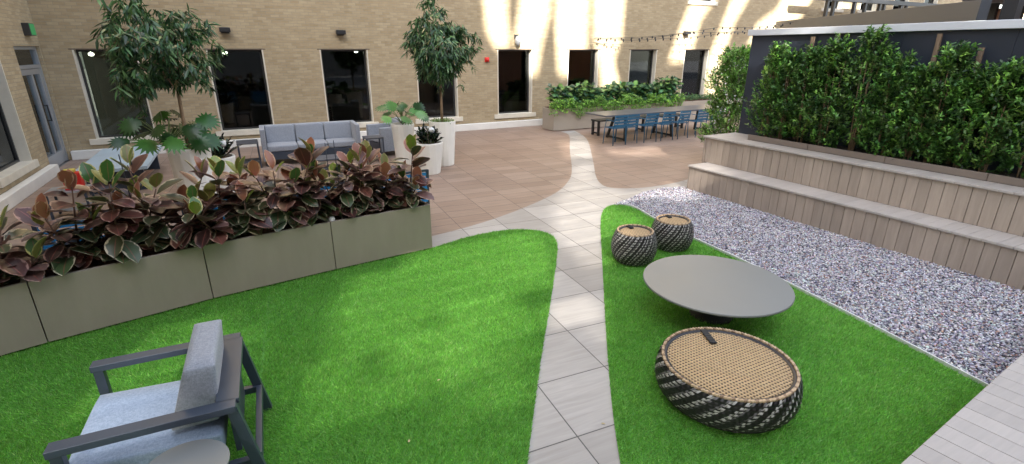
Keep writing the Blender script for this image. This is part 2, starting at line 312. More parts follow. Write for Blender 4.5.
# ------------------------------------------------------------------ the setting: ground
def catmull(P, n=8, closed=False):
    P=[np.array(p,float) for p in P]; out=[]
    for i in range(len(P)-1):
        p0=P[max(i-1,0)];p1=P[i];p2=P[i+1];p3=P[min(i+2,len(P)-1)]
        for k in range(n):
            t=k/n; out.append(tuple(.5*((2*p1)+(-p0+p2)*t+(2*p0-5*p1+4*p2-p3)*t*t+(-p0+3*p1-3*p2+p3)*t**3)))
    out.append(tuple(P[-1])); return out
def sheet(name, poly, z, m, kind='structure', thick=None):
    v=[(x,y,z) for x,y in poly]; tris=tessellate_polygon([[Vector((x,y,0)) for x,y in poly]])
    o=obj(name, v, [tuple(t) for t in tris], m)
    if o.data.polygons and sum(p.normal.z for p in o.data.polygons)<0:
        o.data.flip_normals()
    return tag(o, kind=kind)
def inside(P, poly):
    x,y=P[:,0],P[:,1]; r=np.zeros(len(P),bool); n=len(poly); j=n-1
    for i in range(n):
        xi,yi=poly[i]; xj,yj=poly[j]
        c=((yi>y)!=(yj>y)) & (x < (xj-xi)*(y-yi)/((yj-yi) if yj!=yi else 1e-9)+xi); r^=c; j=i
    return r
sheet('ground', [(-80,-60),(120,-60),(120,90),(-80,90)], -.02, mat('far_ground',(.2,.19,.18),.9,noise=(.3,.1)))
sheet('patio', [(-3.7,-3),(40,-3),(40,15.2),(-3.7,15.2)], 0, M['brown'])
edgeL = catmull([(-3.7,5.9),(-1,6.05),(1,6.15),(2.12,6.31),(2.88,6.50),(3.69,6.83),(4.61,7.33),(5.25,7.86),(5.95,8.71),(7.27,10.77),(8.55,12.74),(8.75,13.5)],6)
edgeR = catmull([(9.25,13.5),(8.63,11.95),(7.05,9.48),(6.22,8.25),(5.86,7.6),(5.84,7.25),(6.2,7.02),(6.74,6.95),(7.52,7.05),(8.2,7.3)],6)
sheet('path', edgeL+edgeR+[(8.2,-1),(-3.7,-1)], .004, M['grey'])
gl = catmull([(1.91,5.86),(2.49,6.02),(3.0,6.04),(3.36,5.88),(3.50,5.62),(3.42,5.3),(3.19,4.92),(2.5,3.94),(1.86,3.06),(1.22,2.14),(.4,.95)],8)
lawnL = gl+[(-3.6,.95),(-3.6,4.82),(-1.8,5.28),(-.55,5.57),(.68,5.75),(1.8,5.87)]
gr_ = catmull([(1.05,.6),(1.35,1.25),(1.73,1.88),(2.06,2.39),(2.63,3.2),(3.43,4.31),(4.38,5.62),(4.78,6.1),(5.05,6.3),(5.28,6.25),(5.34,6.0),(5.24,5.5),(5.12,4.77),(5.04,3.77),(4.92,2.88),(4.79,2.01),(4.63,1.15)],8)
lawnR = gr_+[(4.6,.5)]
turf_base = mat('turf_base', (.10,.29,.04), .9, noise=(90,.5), bump=(150,.8,.01))
sheet('lawn', lawnL, .010, turf_base); sheet('lawn', lawnR, .010, turf_base)
iedge=[i for i,p in enumerate(gr_) if p[0]>5.0 and p[1]<6.32]
gedge=[p for p in gr_[8*8:]]    # gravel side of the right lawn
gravel = gedge+[(4.63,.9),(7.2,.9),(7.2,6.6),(6.6,6.76),(6.1,6.68),(5.6,6.46)]
sheet('gravel_bed', gravel, .008, mat('gravel_grit', (.22,.22,.26), .9, noise=(70,.6), bump=(90,1,.02)))
# edging strip
mb=MB()
for a,b in zip(gedge[10:-1],gedge[11:]): mb.bar((a[0]+.012,a[1],.02),(b[0]+.012,b[1],.02),.016,.04)
tag(mb.build('edging_strip', M['edging']), 'thin pale edging strip between right lawn and gravel', 'edging')

# turf blades (nobody could count them)
def turf(polys, dens):
    Ps=[];
    for poly in polys:
        a=np.array(poly); lo,hi=a.min(0),a.max(0); n=int((hi-lo).prod()*dens)
        P=RNG.uniform(lo,hi,(n,2))
        d=np.hypot(P[:,0],P[:,1]); P=P[RNG.random(len(P))<np.clip((3.6/np.maximum(d,.1))**1.2,.35,1)]
        P=P[P[:,1]>.9]; P=P[inside(P,poly)]; sx_=-.013-.1*(5.64-P[:,1]); P=P[~((np.abs(P[:,0]-sx_)<.007)&(RNG.random(len(P))<.8))]; Ps.append(P)
    P=np.concatenate(Ps); N=len(P)
    from math import pi
    # pile leans in patches, as brushed artificial turf does
    lean=np.sin(P[:,0]*2.1+1.3*np.sin(P[:,1]*1.7))*.5+np.sin(P[:,1]*5.3+P[:,0]*3.1)*.25
    ang=RNG.uniform(0,2*pi,N); h=RNG.uniform(.016,.034,N); w=RNG.uniform(.0035,.0065,N)*(.7+.25*np.hypot(P[:,0],P[:,1])/3)
    a2=RNG.uniform(0,2*pi,N); off=np.stack([np.cos(a2),np.sin(a2)],1)*(h*RNG.uniform(.2,.9,N))[:,None]; off[:,0]+=lean*.012; off[:,1]+=-.008+lean*.006
    V=np.zeros((N,3,3)); sx=np.cos(ang)*w/2; sy=np.sin(ang)*w/2
    V[:,0,:2]=P+np.stack([sx,sy],1); V[:,1,:2]=P-np.stack([sx,sy],1); V[:,2,:2]=P+off; V[:,:2,2]=.008; V[:,2,2]=.01+h
    F=np.arange(N*3).reshape(-1,3)
    c=pick([(.17,.45,.06),(.235,.55,.09),(.31,.63,.12),(.12,.34,.035),(.44,.66,.22)],N,.2,[.33,.3,.17,.13,.07])
    return npmesh('grass',V.reshape(-1,3),F,M['grassm'],col=np.repeat(c,3,0),uv=np.tile(np.array([[0,0],[1,0],[.5,1.]]),(N,1)))
tag(turf([lawnL],23000),'bright green artificial turf between planter row and path','grass',kind='stuff')
tag(turf([lawnR],23000),'bright green artificial turf around the round table and wicker stools','grass',kind='stuff')

# pebbles
def pebbles(poly, dens):
    bm=bmesh.new(); bmesh.ops.create_icosphere(bm,subdivisions=1,radius=1); TV=np.array([v.co[:] for v in bm.verts]); TF=np.array([[v.index for v in f.verts] for f in bm.faces]); bm.free()
    a=np.array(poly); lo,hi=a.min(0),a.max(0); P=RNG.uniform(lo,hi,(int((hi-lo).prod()*dens),2)); P=P[inside(P,poly)]; N=len(P); k=len(TV)
    sc=np.stack([RNG.uniform(.006,.017,N),RNG.uniform(.006,.012,N),RNG.uniform(.005,.010,N)],1); t=RNG.uniform(0,6.28,N)
    V=TV[None]*sc[:,None]*(1+RNG.normal(0,.1,(N,k,1))); c,s=np.cos(t)[:,None],np.sin(t)[:,None]
    tl=RNG.normal(0,.35,(N,1)); X=V[...,0]*c-V[...,1]*s; Y=V[...,0]*s+V[...,1]*c; Z=V[...,2]+X*tl
    W=np.stack([X+P[:,0:1],Y+P[:,1:2],Z+.012+RNG.uniform(0,.014,(N,1))],2)
    col=pick([(.52,.52,.56),(.35,.33,.37),(.15,.14,.18),(.68,.67,.68),(.40,.24,.19),(.05,.05,.07),(.50,.43,.42),(.27,.27,.38)],N,.16,[.24,.18,.13,.18,.06,.09,.06,.06])
    F=(TF[None]+(np.arange(N)*k)[:,None,None]).reshape(-1,3)
    return npmesh('gravel',W.reshape(-1,3),F,M['pebble'],col=np.repeat(col,k,0),smooth=True)
tag(pebbles([(x+.03 if i<len(gedge) else x,y) for i,(x,y) in enumerate(gravel)],5600),'multicoloured grey and white pebbles between lawn and stepped deck','gravel',kind='stuff')

# ------------------------------------------------------------------ buildings
WY=15.15; WX=-3.67
def opening_wall(a0,a1,H,ops,th,place):
    """ops: (a0,a1,z0,z1); place(a0,a1,z0,z1)-> adds a box of wall"""
    xs=sorted({a0,a1,*[o[0] for o in ops],*[o[1] for o in ops]})
    for x0,x1 in zip(xs[:-1],xs[1:]):
        cuts=sorted([(o[2],o[3]) for o in ops if o[0]<=x0+1e-6 and o[1]>=x1-1e-6]); z=0
        for c0,c1 in cuts:
            if c0>z: place(x0,x1,z,c0)
            z=c1
        place(x0,x1,z,H)
bays=[(-3.14,-1.95)]+[(-.55+2.64*i,.72+2.64*i) for i in range(0,13)]
ups=[(a,b) for a,b in bays if 15<a<16 or a>22]
b = thing('brick_building',(6,WY,0)); tag(b,'tan brick building with tall dark windows closing the back of the patio','building')
def wall_part(name,parent,ops,a0,a1,H,horizontal,m):
    mb=MB()
    def place(x0,x1,z0,z1):
        if horizontal: mb.box(x0,x1,WY,WY+.42,z0,z1)
        else: mb.box(WX-.42,WX,x0,x1,z0,z1)
    opening_wall(a0,a1,H,ops,.42,place); return mb.build(name,m,None)
def par(o,p):                                  # parent keeping world placement
    o.parent=p; o.matrix_parent_inverse=Matrix.Translation(-Vector(p.location)); return o
def ring(mb,O,I,d):
    O=[Vector(q) for q in O]; I=[Vector(q) for q in I]; v=O+I+[q+d for q in O]+[q+d for q in I]; f=[]
    for i in range(4):
        j=(i+1)%4; f+=[(i,j,4+j,4+i),(8+i,12+i,12+j,8+j),(i,8+i,8+j,j),(4+i,4+j,12+j,12+i)]
    mb.add(v,f)
def window(p,a0,a1,z0,z1,horizontal=True,sill=True):
    """a window in its opening: stone lining, dark frame, glass, sill"""
    T=(lambda u,d,z:(u,WY+d,z)) if horizontal else (lambda u,d,z:(WX-d,u,z))
    def bx(mb,u0,u1,d0,d1,zz0,zz1):
        a=T(u0,d0,zz0); c=T(u1,d1,zz1); mb.box(min(a[0],c[0]),max(a[0],c[0]),min(a[1],c[1]),max(a[1],c[1]),zz0,zz1)
    i0,i1=a0+.03,a1-.03; fr=MB()
    ring(fr,[T(u,.17,z) for u,z in ((i0,z0),(i1,z0),(i1,z1),(i0,z1))],[T(u,.17,z) for u,z in ((i0+.045,z0+.045),(i1-.045,z0+.045),(i1-.045,z1-.045),(i0+.045,z1-.045))],Vector(T(0,.06,0))-Vector(T(0,0,0)))
    w=fr.build('window',M['dark_frame'],None); par(w,p)
    for u0,u1 in ((a0-.001,a0+.03),(a1-.03,a1+.001)):
        ln=MB(); bx(ln,u0,u1,-.003,.21,z0+.004,z1-.002); o=ln.build('jamb',M['stone']); o.parent=w
    g=MB(); bx(g,i0+.04,i1-.04,.2,.206,z0+.04,z1-.04)
    q=g.build('window_pane',M['glass']); q.parent=w
    if sill:
        s=MB(); bx(s,a0-.13,a1+.13,-.05,.2,z0-.13,z0+.003); o=s.build('window_sill',M['stone'],bevel=.006); o.parent=w
    l=MB(); bx(l,a0-.06,a1+.06,-.006,.02,z1,z1+.022); o=l.build('lintel',mat('steel_lintel',(.12,.085,.06),.7) if 'lintel' not in M else M['lintel']); o.parent=w
    return w
M['lintel']=mat('steel_lintel',(.12,.085,.06),.7)
ops=[(a,c,.43,2.41) for a,c in bays]+[(a,c,4.12,6.1) for a,c in ups]
par(wall_part('wall',b,ops,WX,36,13.,True,M['brickY']),b)
for a,c in bays: window(b,a,c,.43,2.41)
for a,c in ups: window(b,a,c,4.12,6.1)
mb=MB().box(WX+.02,36,WY-.15,WY,0,.2); par(mb.build('base_course',M['white_base'],bevel=.01),b)
mb=MB().box(WX-.1,36,WY+4,WY+4.1,0,13).box(WX-.1,36,WY+.42,WY+4,-.05,0).box(WX-.1,36,WY+.42,WY+4,2.95,3.0)
for a,c in bays: mb.box(c+.6,c+.68,WY+.43,WY+3.9,0,2.9)
par(mb.build('interior',M['interior']),b)
mb=MB().box(-2.85,-1.9,WY+.5,WY+1.6,2.22,2.9); par(mb.build('bulkhead',M['bulkhead']),b)
for x,z in ((-2.93,2.27),(-.15,2.30),(3.17,2.33),(13.1,2.1),(15.95,2.05)):
    mm=MB().lathe([(.02,z),(.055,z+.02),(.055,z+.06),(.02,z+.08)],14,Matrix.Translation((x,WY+.62,0))); mm.bar((x,WY+.62,z+.08),(x,WY+.62,2.95),.012)
    o=mm.build('indoor_lamp',M['lamp_on'] if x!=0 else 0); par(o,b)
# side building with the door
sb=thing('brick_side_building',(WX,10,0)); tag(sb,'tan brick side building with glazed door left of the patio','building')
sops=[(13.52,15.08,0,2.48),(11.0,12.65,.43,2.41),(7.6,9.3,.43,2.41)]
par(wall_part('wall',sb,sops,-2,WY+.42,9.,False,M['brickX']),sb)
window(sb,11.0,12.65,.43,2.41,False); window(sb,7.6,9.3,.43,2.41,False)
mb=MB().box(WX,WX+.15,-2,13.45,0,.2); par(mb.build('base_course',M['white_base'],bevel=.01),sb)
mb=MB().box(WX-3.1,WX-3,-2,WY,0,3).box(WX-3,WX-.42,-2,WY,-.05,0).box(WX-3,WX-.42,-2,WY,2.9,2.95); par(mb.build('interior',M['interior']),sb)
mb=MB().box(WX-1.35,WX-1.3,13,15.1,0,2.7); par(mb.build('inner_wall',M['bulkhead']),sb)
# door
d=MB(); X0,X1=WX-.16,WX-.06
d.box(X0,X1,13.52,13.59,0,2.48).box(X0,X1,15.01,15.08,0,2.48).box(X0,X1,13.59,15.01,2.41,2.48).box(X0,X1,13.59,15.01,2.04,2.11)
door=d.build('door',M['alu'],bevel=.004); par(door,sb)
lf=MB(); lf.box(X0+.02,X1-.01,13.6,13.72,.02,2.03).box(X0+.02,X1-.01,14.86,15.0,.02,2.03).box(X0+.02,X1-.01,13.72,14.86,1.92,2.03).box(X0+.02,X1-.01,13.72,14.86,.02,.28).box(X0+.02,X1-.01,14.32,14.42,.28,1.92)
o=lf.build('door_leaf',M['alu'],bevel=.004); o.parent=door
o=MB().box(X0+.04,X0+.05,13.7,14.9,.2,1.95).box(X0+.04,X0+.05,13.58,15.02,2.1,2.42).build('door_glass',M['clear']); o.parent=door
o=MB().tube([(X1+.05,14.5,.95),(X1+.05,14.5,1.3)],.014).bar((X1-.02,14.5,.97),(X1+.05,14.5,.97),.016).bar((X1-.02,14.5,1.28),(X1+.05,14.5,1.28),.016).build('door_handle',M['blackm']); o.parent=door
# exit sign above the door: white letters on a green face, in a dark box
es=thing('exit_sign',(WX,14.5,2.8)); tag(es,'small dark box sign with green face above the glazed door','sign')
MB().box(0,.12,-.16,.16,-.12,.12).build('housing',M['dark_frame'],es,bevel=.008)
MB().box(.12,.127,-.145,.145,-.105,.105).build('sign_face',M['sign_green'],es)
# fittings on the back wall
for i,(x,z,lab) in enumerate(((-2.35,2.86,'black wall lamp behind the left potted tree'),(-.06,2.86,'black wall lamp above the window left of the sofa'),(2.67,2.84,'black wall lamp above the window behind the sofa'),(15.2,3.0,'small dark wall lamp above the second window from right'))):
    t=thing('wall_lamp',(x,WY,z)); tag(t,lab,'wall lamp','black lamps on the brick wall')
    MB().box(-.09,.09,-.05,0,-.07,.07).build('bracket',M['dark_frame'],t,bevel=.005); MB().box(-.12,.12,-.2,-.05,-.045,.06).build('lamp_head',M['blackm'],t,bevel=.01)
t=thing('security_light',(8.03,WY,2.72)); tag(t,'grey drop-shaped security light above the window left of the far planter','wall light')
MB().box(-.07,.07,-.05,0,.0,.14).build('mount',M['dark_frame'],t,bevel=.005); MB().lathe([(.02,-.2),(.09,-.12),(.1,0),(.06,.08),(.02,.1)],14,Matrix.Translation((0,-.13,0))).build('lamp_head',M['alu'],t,smooth=True)
t=thing('fire_alarm',(7.0,WY,2.12)); tag(t,'red round fire alarm on the brick wall beside the right potted tree','fire alarm')
MB().box(-.07,.07,-.04,0,-.07,.07).build('back_box',M['red'],t,bevel=.006); MB().lathe([(.06,0),(.06,.03),(.03,.06)],16,Matrix.Translation((0,-.04,0))@Matrix.Rotation(R(90),4,'X')).build('bell',M['red'],t,smooth=True)
# unseen sun blocker added behind the viewer; its holes shape the sun streaks
HOLES = [
  (1, [(-7.04, 29.09), (-6.25, 29.14), (-6.22, 27.89), (-6.15, 27.16), (-6.57, 27.02), (-6.91, 27.59)]),
  (1, [(-5.7, 29.17), (-4.63, 29.23), (-4.71, 28.07), (-4.98, 27.17), (-5.15, 26.24), (-5.61, 26.4), (-5.94, 27.31), (-5.76, 28.19)]),
  (1, [(-4.41, 29.24), (-3.18, 29.32), (-3.18, 27.33), (-3.28, 26.17), (-4.26, 26.25), (-4.43, 27.63)]),
  (1, [(-2.98, 29.33), (-1.7, 29.4), (-1.73, 27.35), (-2.02, 26.68), (-1.5, 25.36), (-2.36, 25.32), (-2.59, 26.69), (-2.89, 27.34)]),
  (1, [(1.63, 29.16), (2.92, 29.23), (1.97, 28.08), (1.68, 26.65), (0.57, 26.59), (1.0, 27.72)]),
  (1, [(3.73, 29.26), (4.68, 29.31), (3.86, 28.13), (3.43, 26.64), (3.9, 25.15), (2.8, 25.19), (2.65, 26.65), (3.17, 27.93)]),
  (1, [(6.83, 29.41), (8.64, 29.5), (7.8, 28.3), (6.68, 27.65), (5.54, 27.21), (4.76, 27.09), (5.17, 27.97), (6.14, 28.49)]),
  (1, [(9.93, 29.0), (11.16, 29.05), (11.38, 28.48), (9.98, 28.44)]),
  (1, [(11.69, 29.07), (12.85, 29.11), (13.06, 28.61), (11.73, 28.57)]),
  (0.3, [(-5.02, 22.46), (-4.08, 22.19), (-4.66, 20.97), (-5.36, 21.17)]),
  (0.3, [(-4.0, 21.47), (-2.62, 21.38), (-1.5, 20.69), (-2.91, 20.61), (-4.1, 20.98)]),
  (0.19, [(-5.41, 20.51), (-5.01, 20.52), (-5.43, 19.37), (-4.53, 18.94), (-3.2, 19.5), (-3.2, 18.9), (-3.97, 18.54), (-4.87, 18.8), (-5.49, 18.75), (-6.3, 17.57), (-6.63, 17.35), (-6.66, 17.63), (-6.77, 18.23), (-6.57, 18.93)]),
  (0.22, [(-7.22, 17.18), (-6.72, 17.04), (-6.82, 16.7), (-7.41, 16.87)]),
  (0.13, [(-9.56, 18.0), (-8.45, 18.48), (-7.07, 18.32), (-6.95, 17.96), (-7.19, 17.28), (-8.1, 17.47), (-8.57, 17.23), (-9.41, 17.24)]),
  (0.15, [(-8.57, 17.2), (-8.08, 17.43), (-7.47, 17.24), (-7.47, 16.82), (-7.59, 16.77), (-8.41, 16.75), (-8.76, 16.97), (-9.1, 17.15)]),
  (0.10, [(-9.62, 17.16), (-8.8, 16.9), (-8.41, 16.67), (-7.63, 16.70), (-7.75, 16.46), (-8.48, 16.48), (-9.43, 16.7)]),
  (0.10, [(-11.99, 17.89), (-11.31, 17.89), (-10.9, 18.09), (-10.16, 17.66), (-9.84, 16.95), (-9.9, 16.78), (-11.11, 17.13)]),
  (0.2, [(-5.95, 18.29), (-5.56, 18.64), (-5.33, 18.5), (-5.26, 18.06), (-5.9, 17.95), (-6.12, 17.84)]),
]
def clip_strip(poly,z0,z1):
    def cl(P,f,inter):
        out=[]
        for i in range(len(P)):
            a,c=P[i-1],P[i]
            if f(c):
                if not f(a): out.append(inter(a,c))
                out.append(c)
            elif f(a): out.append(inter(a,c))
        return out
    it=lambda z:(lambda a,c:(a[0]+(c[0]-a[0])*(z-a[1])/((c[1]-a[1]) or 1e-9),z))
    P=cl(poly,lambda p:p[1]>=z0,it(z0)); return cl(P,lambda p:p[1]<=z1,it(z1)) if P else []
blocker=thing('sun_blocker',(8,-22,0)); tag(blocker,'tall unseen sun blocker added behind the viewer, with holes shaping the sunlight','building')
holes=[]
for duty,poly in HOLES:
    if duty==1: holes.append(poly); continue
    z=min(p[1] for p in poly); top=max(p[1] for p in poly); pitch=.2 if duty>.25 else .26
    while z<top:
        q=clip_strip(poly,z,z+pitch*duty); z+=pitch
        if len(q)>=3: holes.append(q)
outer=[(-26,0),(44,0),(44,31.2),(-26,31.2)]
loops=[[Vector((x,z,0)) for x,z in outer]]+[[Vector((x,z,0)) for x,z in h] for h in holes]
tris=tessellate_polygon(loops); flat=[p for l in loops for p in l]; n=len(flat)
v=[(p.x,-22,p.y) for p in flat]+[(p.x,-22.004,p.y) for p in flat]; f=[tuple(t) for t in tris]+[tuple(i+n for i in t[::-1]) for t in tris]
k=0
for l in loops:
    for i in range(len(l)): j=(i+1)%len(l); f.append((k+i,k+j,k+j+n,k+i+n))
    k+=len(l)
me=bpy.data.meshes.new('wall'); me.from_pydata(v,[],f); me.materials.append(M['roof']); o=bpy.data.objects.new('wall',me); COL.objects.link(o); par(o,blocker)  # slotted sheet added out of view to shade the patio and shape sun patches

# ------------------------------------------------------------------ stepped deck, panel, pergola
dk=thing('stepped_deck',(7.4,3,0)); tag(dk,'two-tier stepped deck of beige boards beside the gravel','deck seating')
YN,YF=-1.2,6.52; pw=.138
def boards_riser(x,z0,z1,y0,y1,name):
    mb=MB(); y=y1
    while y>y0: mb.box(x,x+.022,max(y-pw+.006,y0),y,z0,z1); y-=pw
    par(mb.build(name,M['deck_riser'],bevel=.002,seg=1),dk)
def boards_tread(x0,x1,z,y0,y1,name,th=.03):
    mb=MB(); y=y1
    while y>y0: mb.box(x0,x1,max(y-pw+.003,y0),y,z-th,z); y-=pw
    par(mb.build(name,M['deck_tread'],bevel=.003,seg=1),dk)
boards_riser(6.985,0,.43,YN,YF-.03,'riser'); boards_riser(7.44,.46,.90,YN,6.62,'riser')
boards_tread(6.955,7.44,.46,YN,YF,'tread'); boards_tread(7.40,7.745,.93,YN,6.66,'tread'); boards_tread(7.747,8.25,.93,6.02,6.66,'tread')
mb=MB(); x=6.99
while x<8.3:
    mb.box(x,min(x+pw-.006,8.3),6.5 if x<7.3 else 6.6,6.522 if x<7.3 else 6.622,0,.43 if x<7.3 else .9); x+=pw
par(mb.build('end_board',M['deck_riser'],bevel=.002,seg=1),dk)
par(MB().box(7.01,7.46,YN,6.49,0,.425).box(7.465,8.3,YN,6.59,0,.895).build('core',M['dark_gap']),dk)
# near deck: boards running away from the viewer
nk=thing('near_deck',(4.5,.2,0)); tag(nk,'low deck platform of pale grey boards at the bottom right corner','deck')
mb=MB(); x=2.2
rot=Matrix.Translation((2.7,.88,0))@Matrix.Rotation(R(5.0),4,'Z')@Matrix.Translation((-2.7,-.88,0))
while x<6.9: mb.box(x,x+.135,-1.4,.88,.43,.46,rot); x+=.1385
par(mb.build('board',M['deck_tread'],bevel=.003,seg=1),nk)
par(MB().box(2.22,6.88,-1.35,.85,0,.428,rot).build('riser',M['deck_riser']),nk)
# hedge trough behind the upper tread
tr=thing('hedge_trough',(8,2.5,.93)); tag(tr,'low taupe metal trough holding the hedge on the deck','planter')
ys=[5.99,4.89,3.77,2.63,1.5,.37,-1.2]
for y1,y0 in zip(ys[:-1],ys[1:]):
    par(MB().box(7.75,7.775,y0+.006,y1-.002,.931,1.02).build('trough_side',M['trough'],bevel=.003),tr)
par(MB().box(7.775,8.235,-1.2,5.98,.931,.985).build('soil',mat('dark_soil',(.035,.025,.018),.95,noise=(40,.4),bump=(50,1,.02))),tr)
# charcoal screen wall
sc=thing('screen_wall',(8.3,2.5,0)); tag(sc,'charcoal screen wall with light grey cap behind the hedge','screen wall')
for y1,y0 in zip([6.6,5.38,4.16,2.94,1.72,.5],[5.38,4.16,2.94,1.72,.5,-1.2]):
    par(MB().box(8.25,8.35,y0+.003,y1,.931,2.64).build('panel',M['panel'],bevel=.002),sc)
par(MB().box(8.36,8.5,-1.2,6.58,0,2.63).build('backing',M['blackm']),sc)
par(MB().box(8.19,8.56,-1.2,6.66,2.64,2.74).build('cap',M['cap'],bevel=.006),sc)
# pergola beam and its post
pg=thing('pergola',(8.5,3.4,0)); tag(pg,'grey pergola beam on a dark post rising behind the screen wall','pergola')
par(MB().bar((8.95,3.62,2.9),(19.6,14.6,3.35),.12,.25).build('beam',M['beam'],bevel=.004),pg)
par(MB().box(9.0,9.16,3.3,3.46,0,3.25).build('post',M['blackm']),pg)
ax=thing('annex_building',(16,4,0)); tag(ax,'dark annex with flat roof and a warm lit window beyond the screen wall','building')
par(MB().box(14,20,0,5.55,0,3.2).build('wall',M['warm_wall']),ax)
par(MB().box(13.2,20.5,-.5,5.75,3.32,3.75).build('roof',M['annex'],bevel=.01),ax)
par(MB().box(13.9,14,5.42,5.55,0,3.3).box(13.9,14,5.10,5.24,0,3.3).build('pillar',M['blackm']),ax)
w=par(MB().box(13.95,14,4.98,5.10,2.9,3.22).box(13.95,14,4.6,4.7,2.9,3.22).build('window',M['blackm']),ax)
o=MB().box(13.97,13.995,4.7,4.98,2.9,3.2).build('window_pane',M['warm_on']); o.parent=w
# steel trellis in front of the back wall
tl=thing('steel_trellis',(25,14.5,0)); tag(tl,'black steel trellis with slender paired posts against the far wall','trellis')
for x in (22.4,22.85,24.3,25.1,26.2,26.55,27.9,28.35,29.9,30.3,31.9): par(MB().box(x-.06,x+.06,14.44,14.56,0,4.35).build('post',M['blackm']),tl)
par(MB().box(20.6,33,14.4,14.6,4.35,4.52).build('rail',M['blackm']),tl)
# string lights
def string(name,pts,sag,lab,n=26):
    t=thing(name,pts[0]); tag(t,lab,'string lights','strings of small bulbs in front of the back wall'); C=[]
    for a,c in zip(pts[:-1],pts[1:]):
        a=Vector(a);c=Vector(c)
        for i in range(12): u=i/12; p=a.lerp(c,u); p.z-=sag*4*u*(1-u); C.append(p)
    C.append(Vector(pts[-1])); par(MB().tube(C,.006,4).build('cable',M['blackm']),t)
    b0=None
    for i in range(n):
        u=(i+.5)/n*(len(C)-1); k=int(u); p=C[k].lerp(C[min(k+1,len(C)-1)],u-k)
        if b0 is None: b0=c=MB().lathe([(.012,.01),(.026,-.02),(.024,-.05),(.008,-.07)],6).build('bulb',M['blackm'],t)
        else: c=b0.copy(); COL.objects.link(c)
        c.location=p-Vector(pts[0])
string('string_lights',[(10.9,14.98,2.76),(13.99,14.9,2.80),(16.6,14.6,3.02),(19.3,14.2,3.22)],.05,'lowest string of small dark bulbs rising along the wall')
string('string_lights',[(10.92,14.96,2.78),(14.5,14.2,3.0),(18.7,13.6,3.3)],.10,'middle string of small dark bulbs from the wall hook',24)
string('string_lights',[(10.94,14.94,2.8),(15.0,13.4,3.15),(17.6,11.9,3.42)],.12,'highest string of small dark bulbs spreading towards the pergola',24)

# ------------------------------------------------------------------ planter row and rubber plants
fr=[(-3.02,4.86),(-1.79,5.215),(-.55,5.50),(.68,5.68),(1.89,5.82)]
plab=['leftmost taupe metal planter box, cut by the picture edge','second taupe planter box from the left, behind the armchair','third taupe planter box from the left in the turf row','rightmost taupe planter box of the row, ending at the path']
PL=[]
for i in range(4):
    a=Vector((*fr[i],0)); c=Vector((*fr[i+1],0)); dd=(c-a); Lh=dd.length; ang=math.atan2(dd.y,dd.x)
    t=thing('planter_box',a,ang); tag(t,plab[i],'planter','row of taupe metal planter boxes'); g=.004; D=.46
    MB().box(g,Lh-g,0,.02,.03,.6).box(g,Lh-g,D-.02,D,.03,.6).box(g,g+.02,.02,D-.02,.03,.6).box(Lh-g-.02,Lh-g,.02,D-.02,.03,.6).build('shell',M['taupe'],t,bevel=.003)
    MB().box(g+.02,Lh-g-.02,.02,.04,.585,.597).box(g+.02,Lh-g-.02,D-.04,D-.02,.585,.597).box(g+.02,g+.035,.04,D-.04,.585,.597).box(Lh-g-.035,Lh-g-.02,.04,D-.04,.585,.597).build('rim',M['taupe'],t)
    MB().box(.03,Lh-.03,.03,D-.03,0,.03).build('plinth',M['dark_gap'],t)
    MB().box(.03,Lh-.03,.022,D-.022,.3,.555).build('soil',M['soil'],t)
    PL.append((a,ang,Lh))
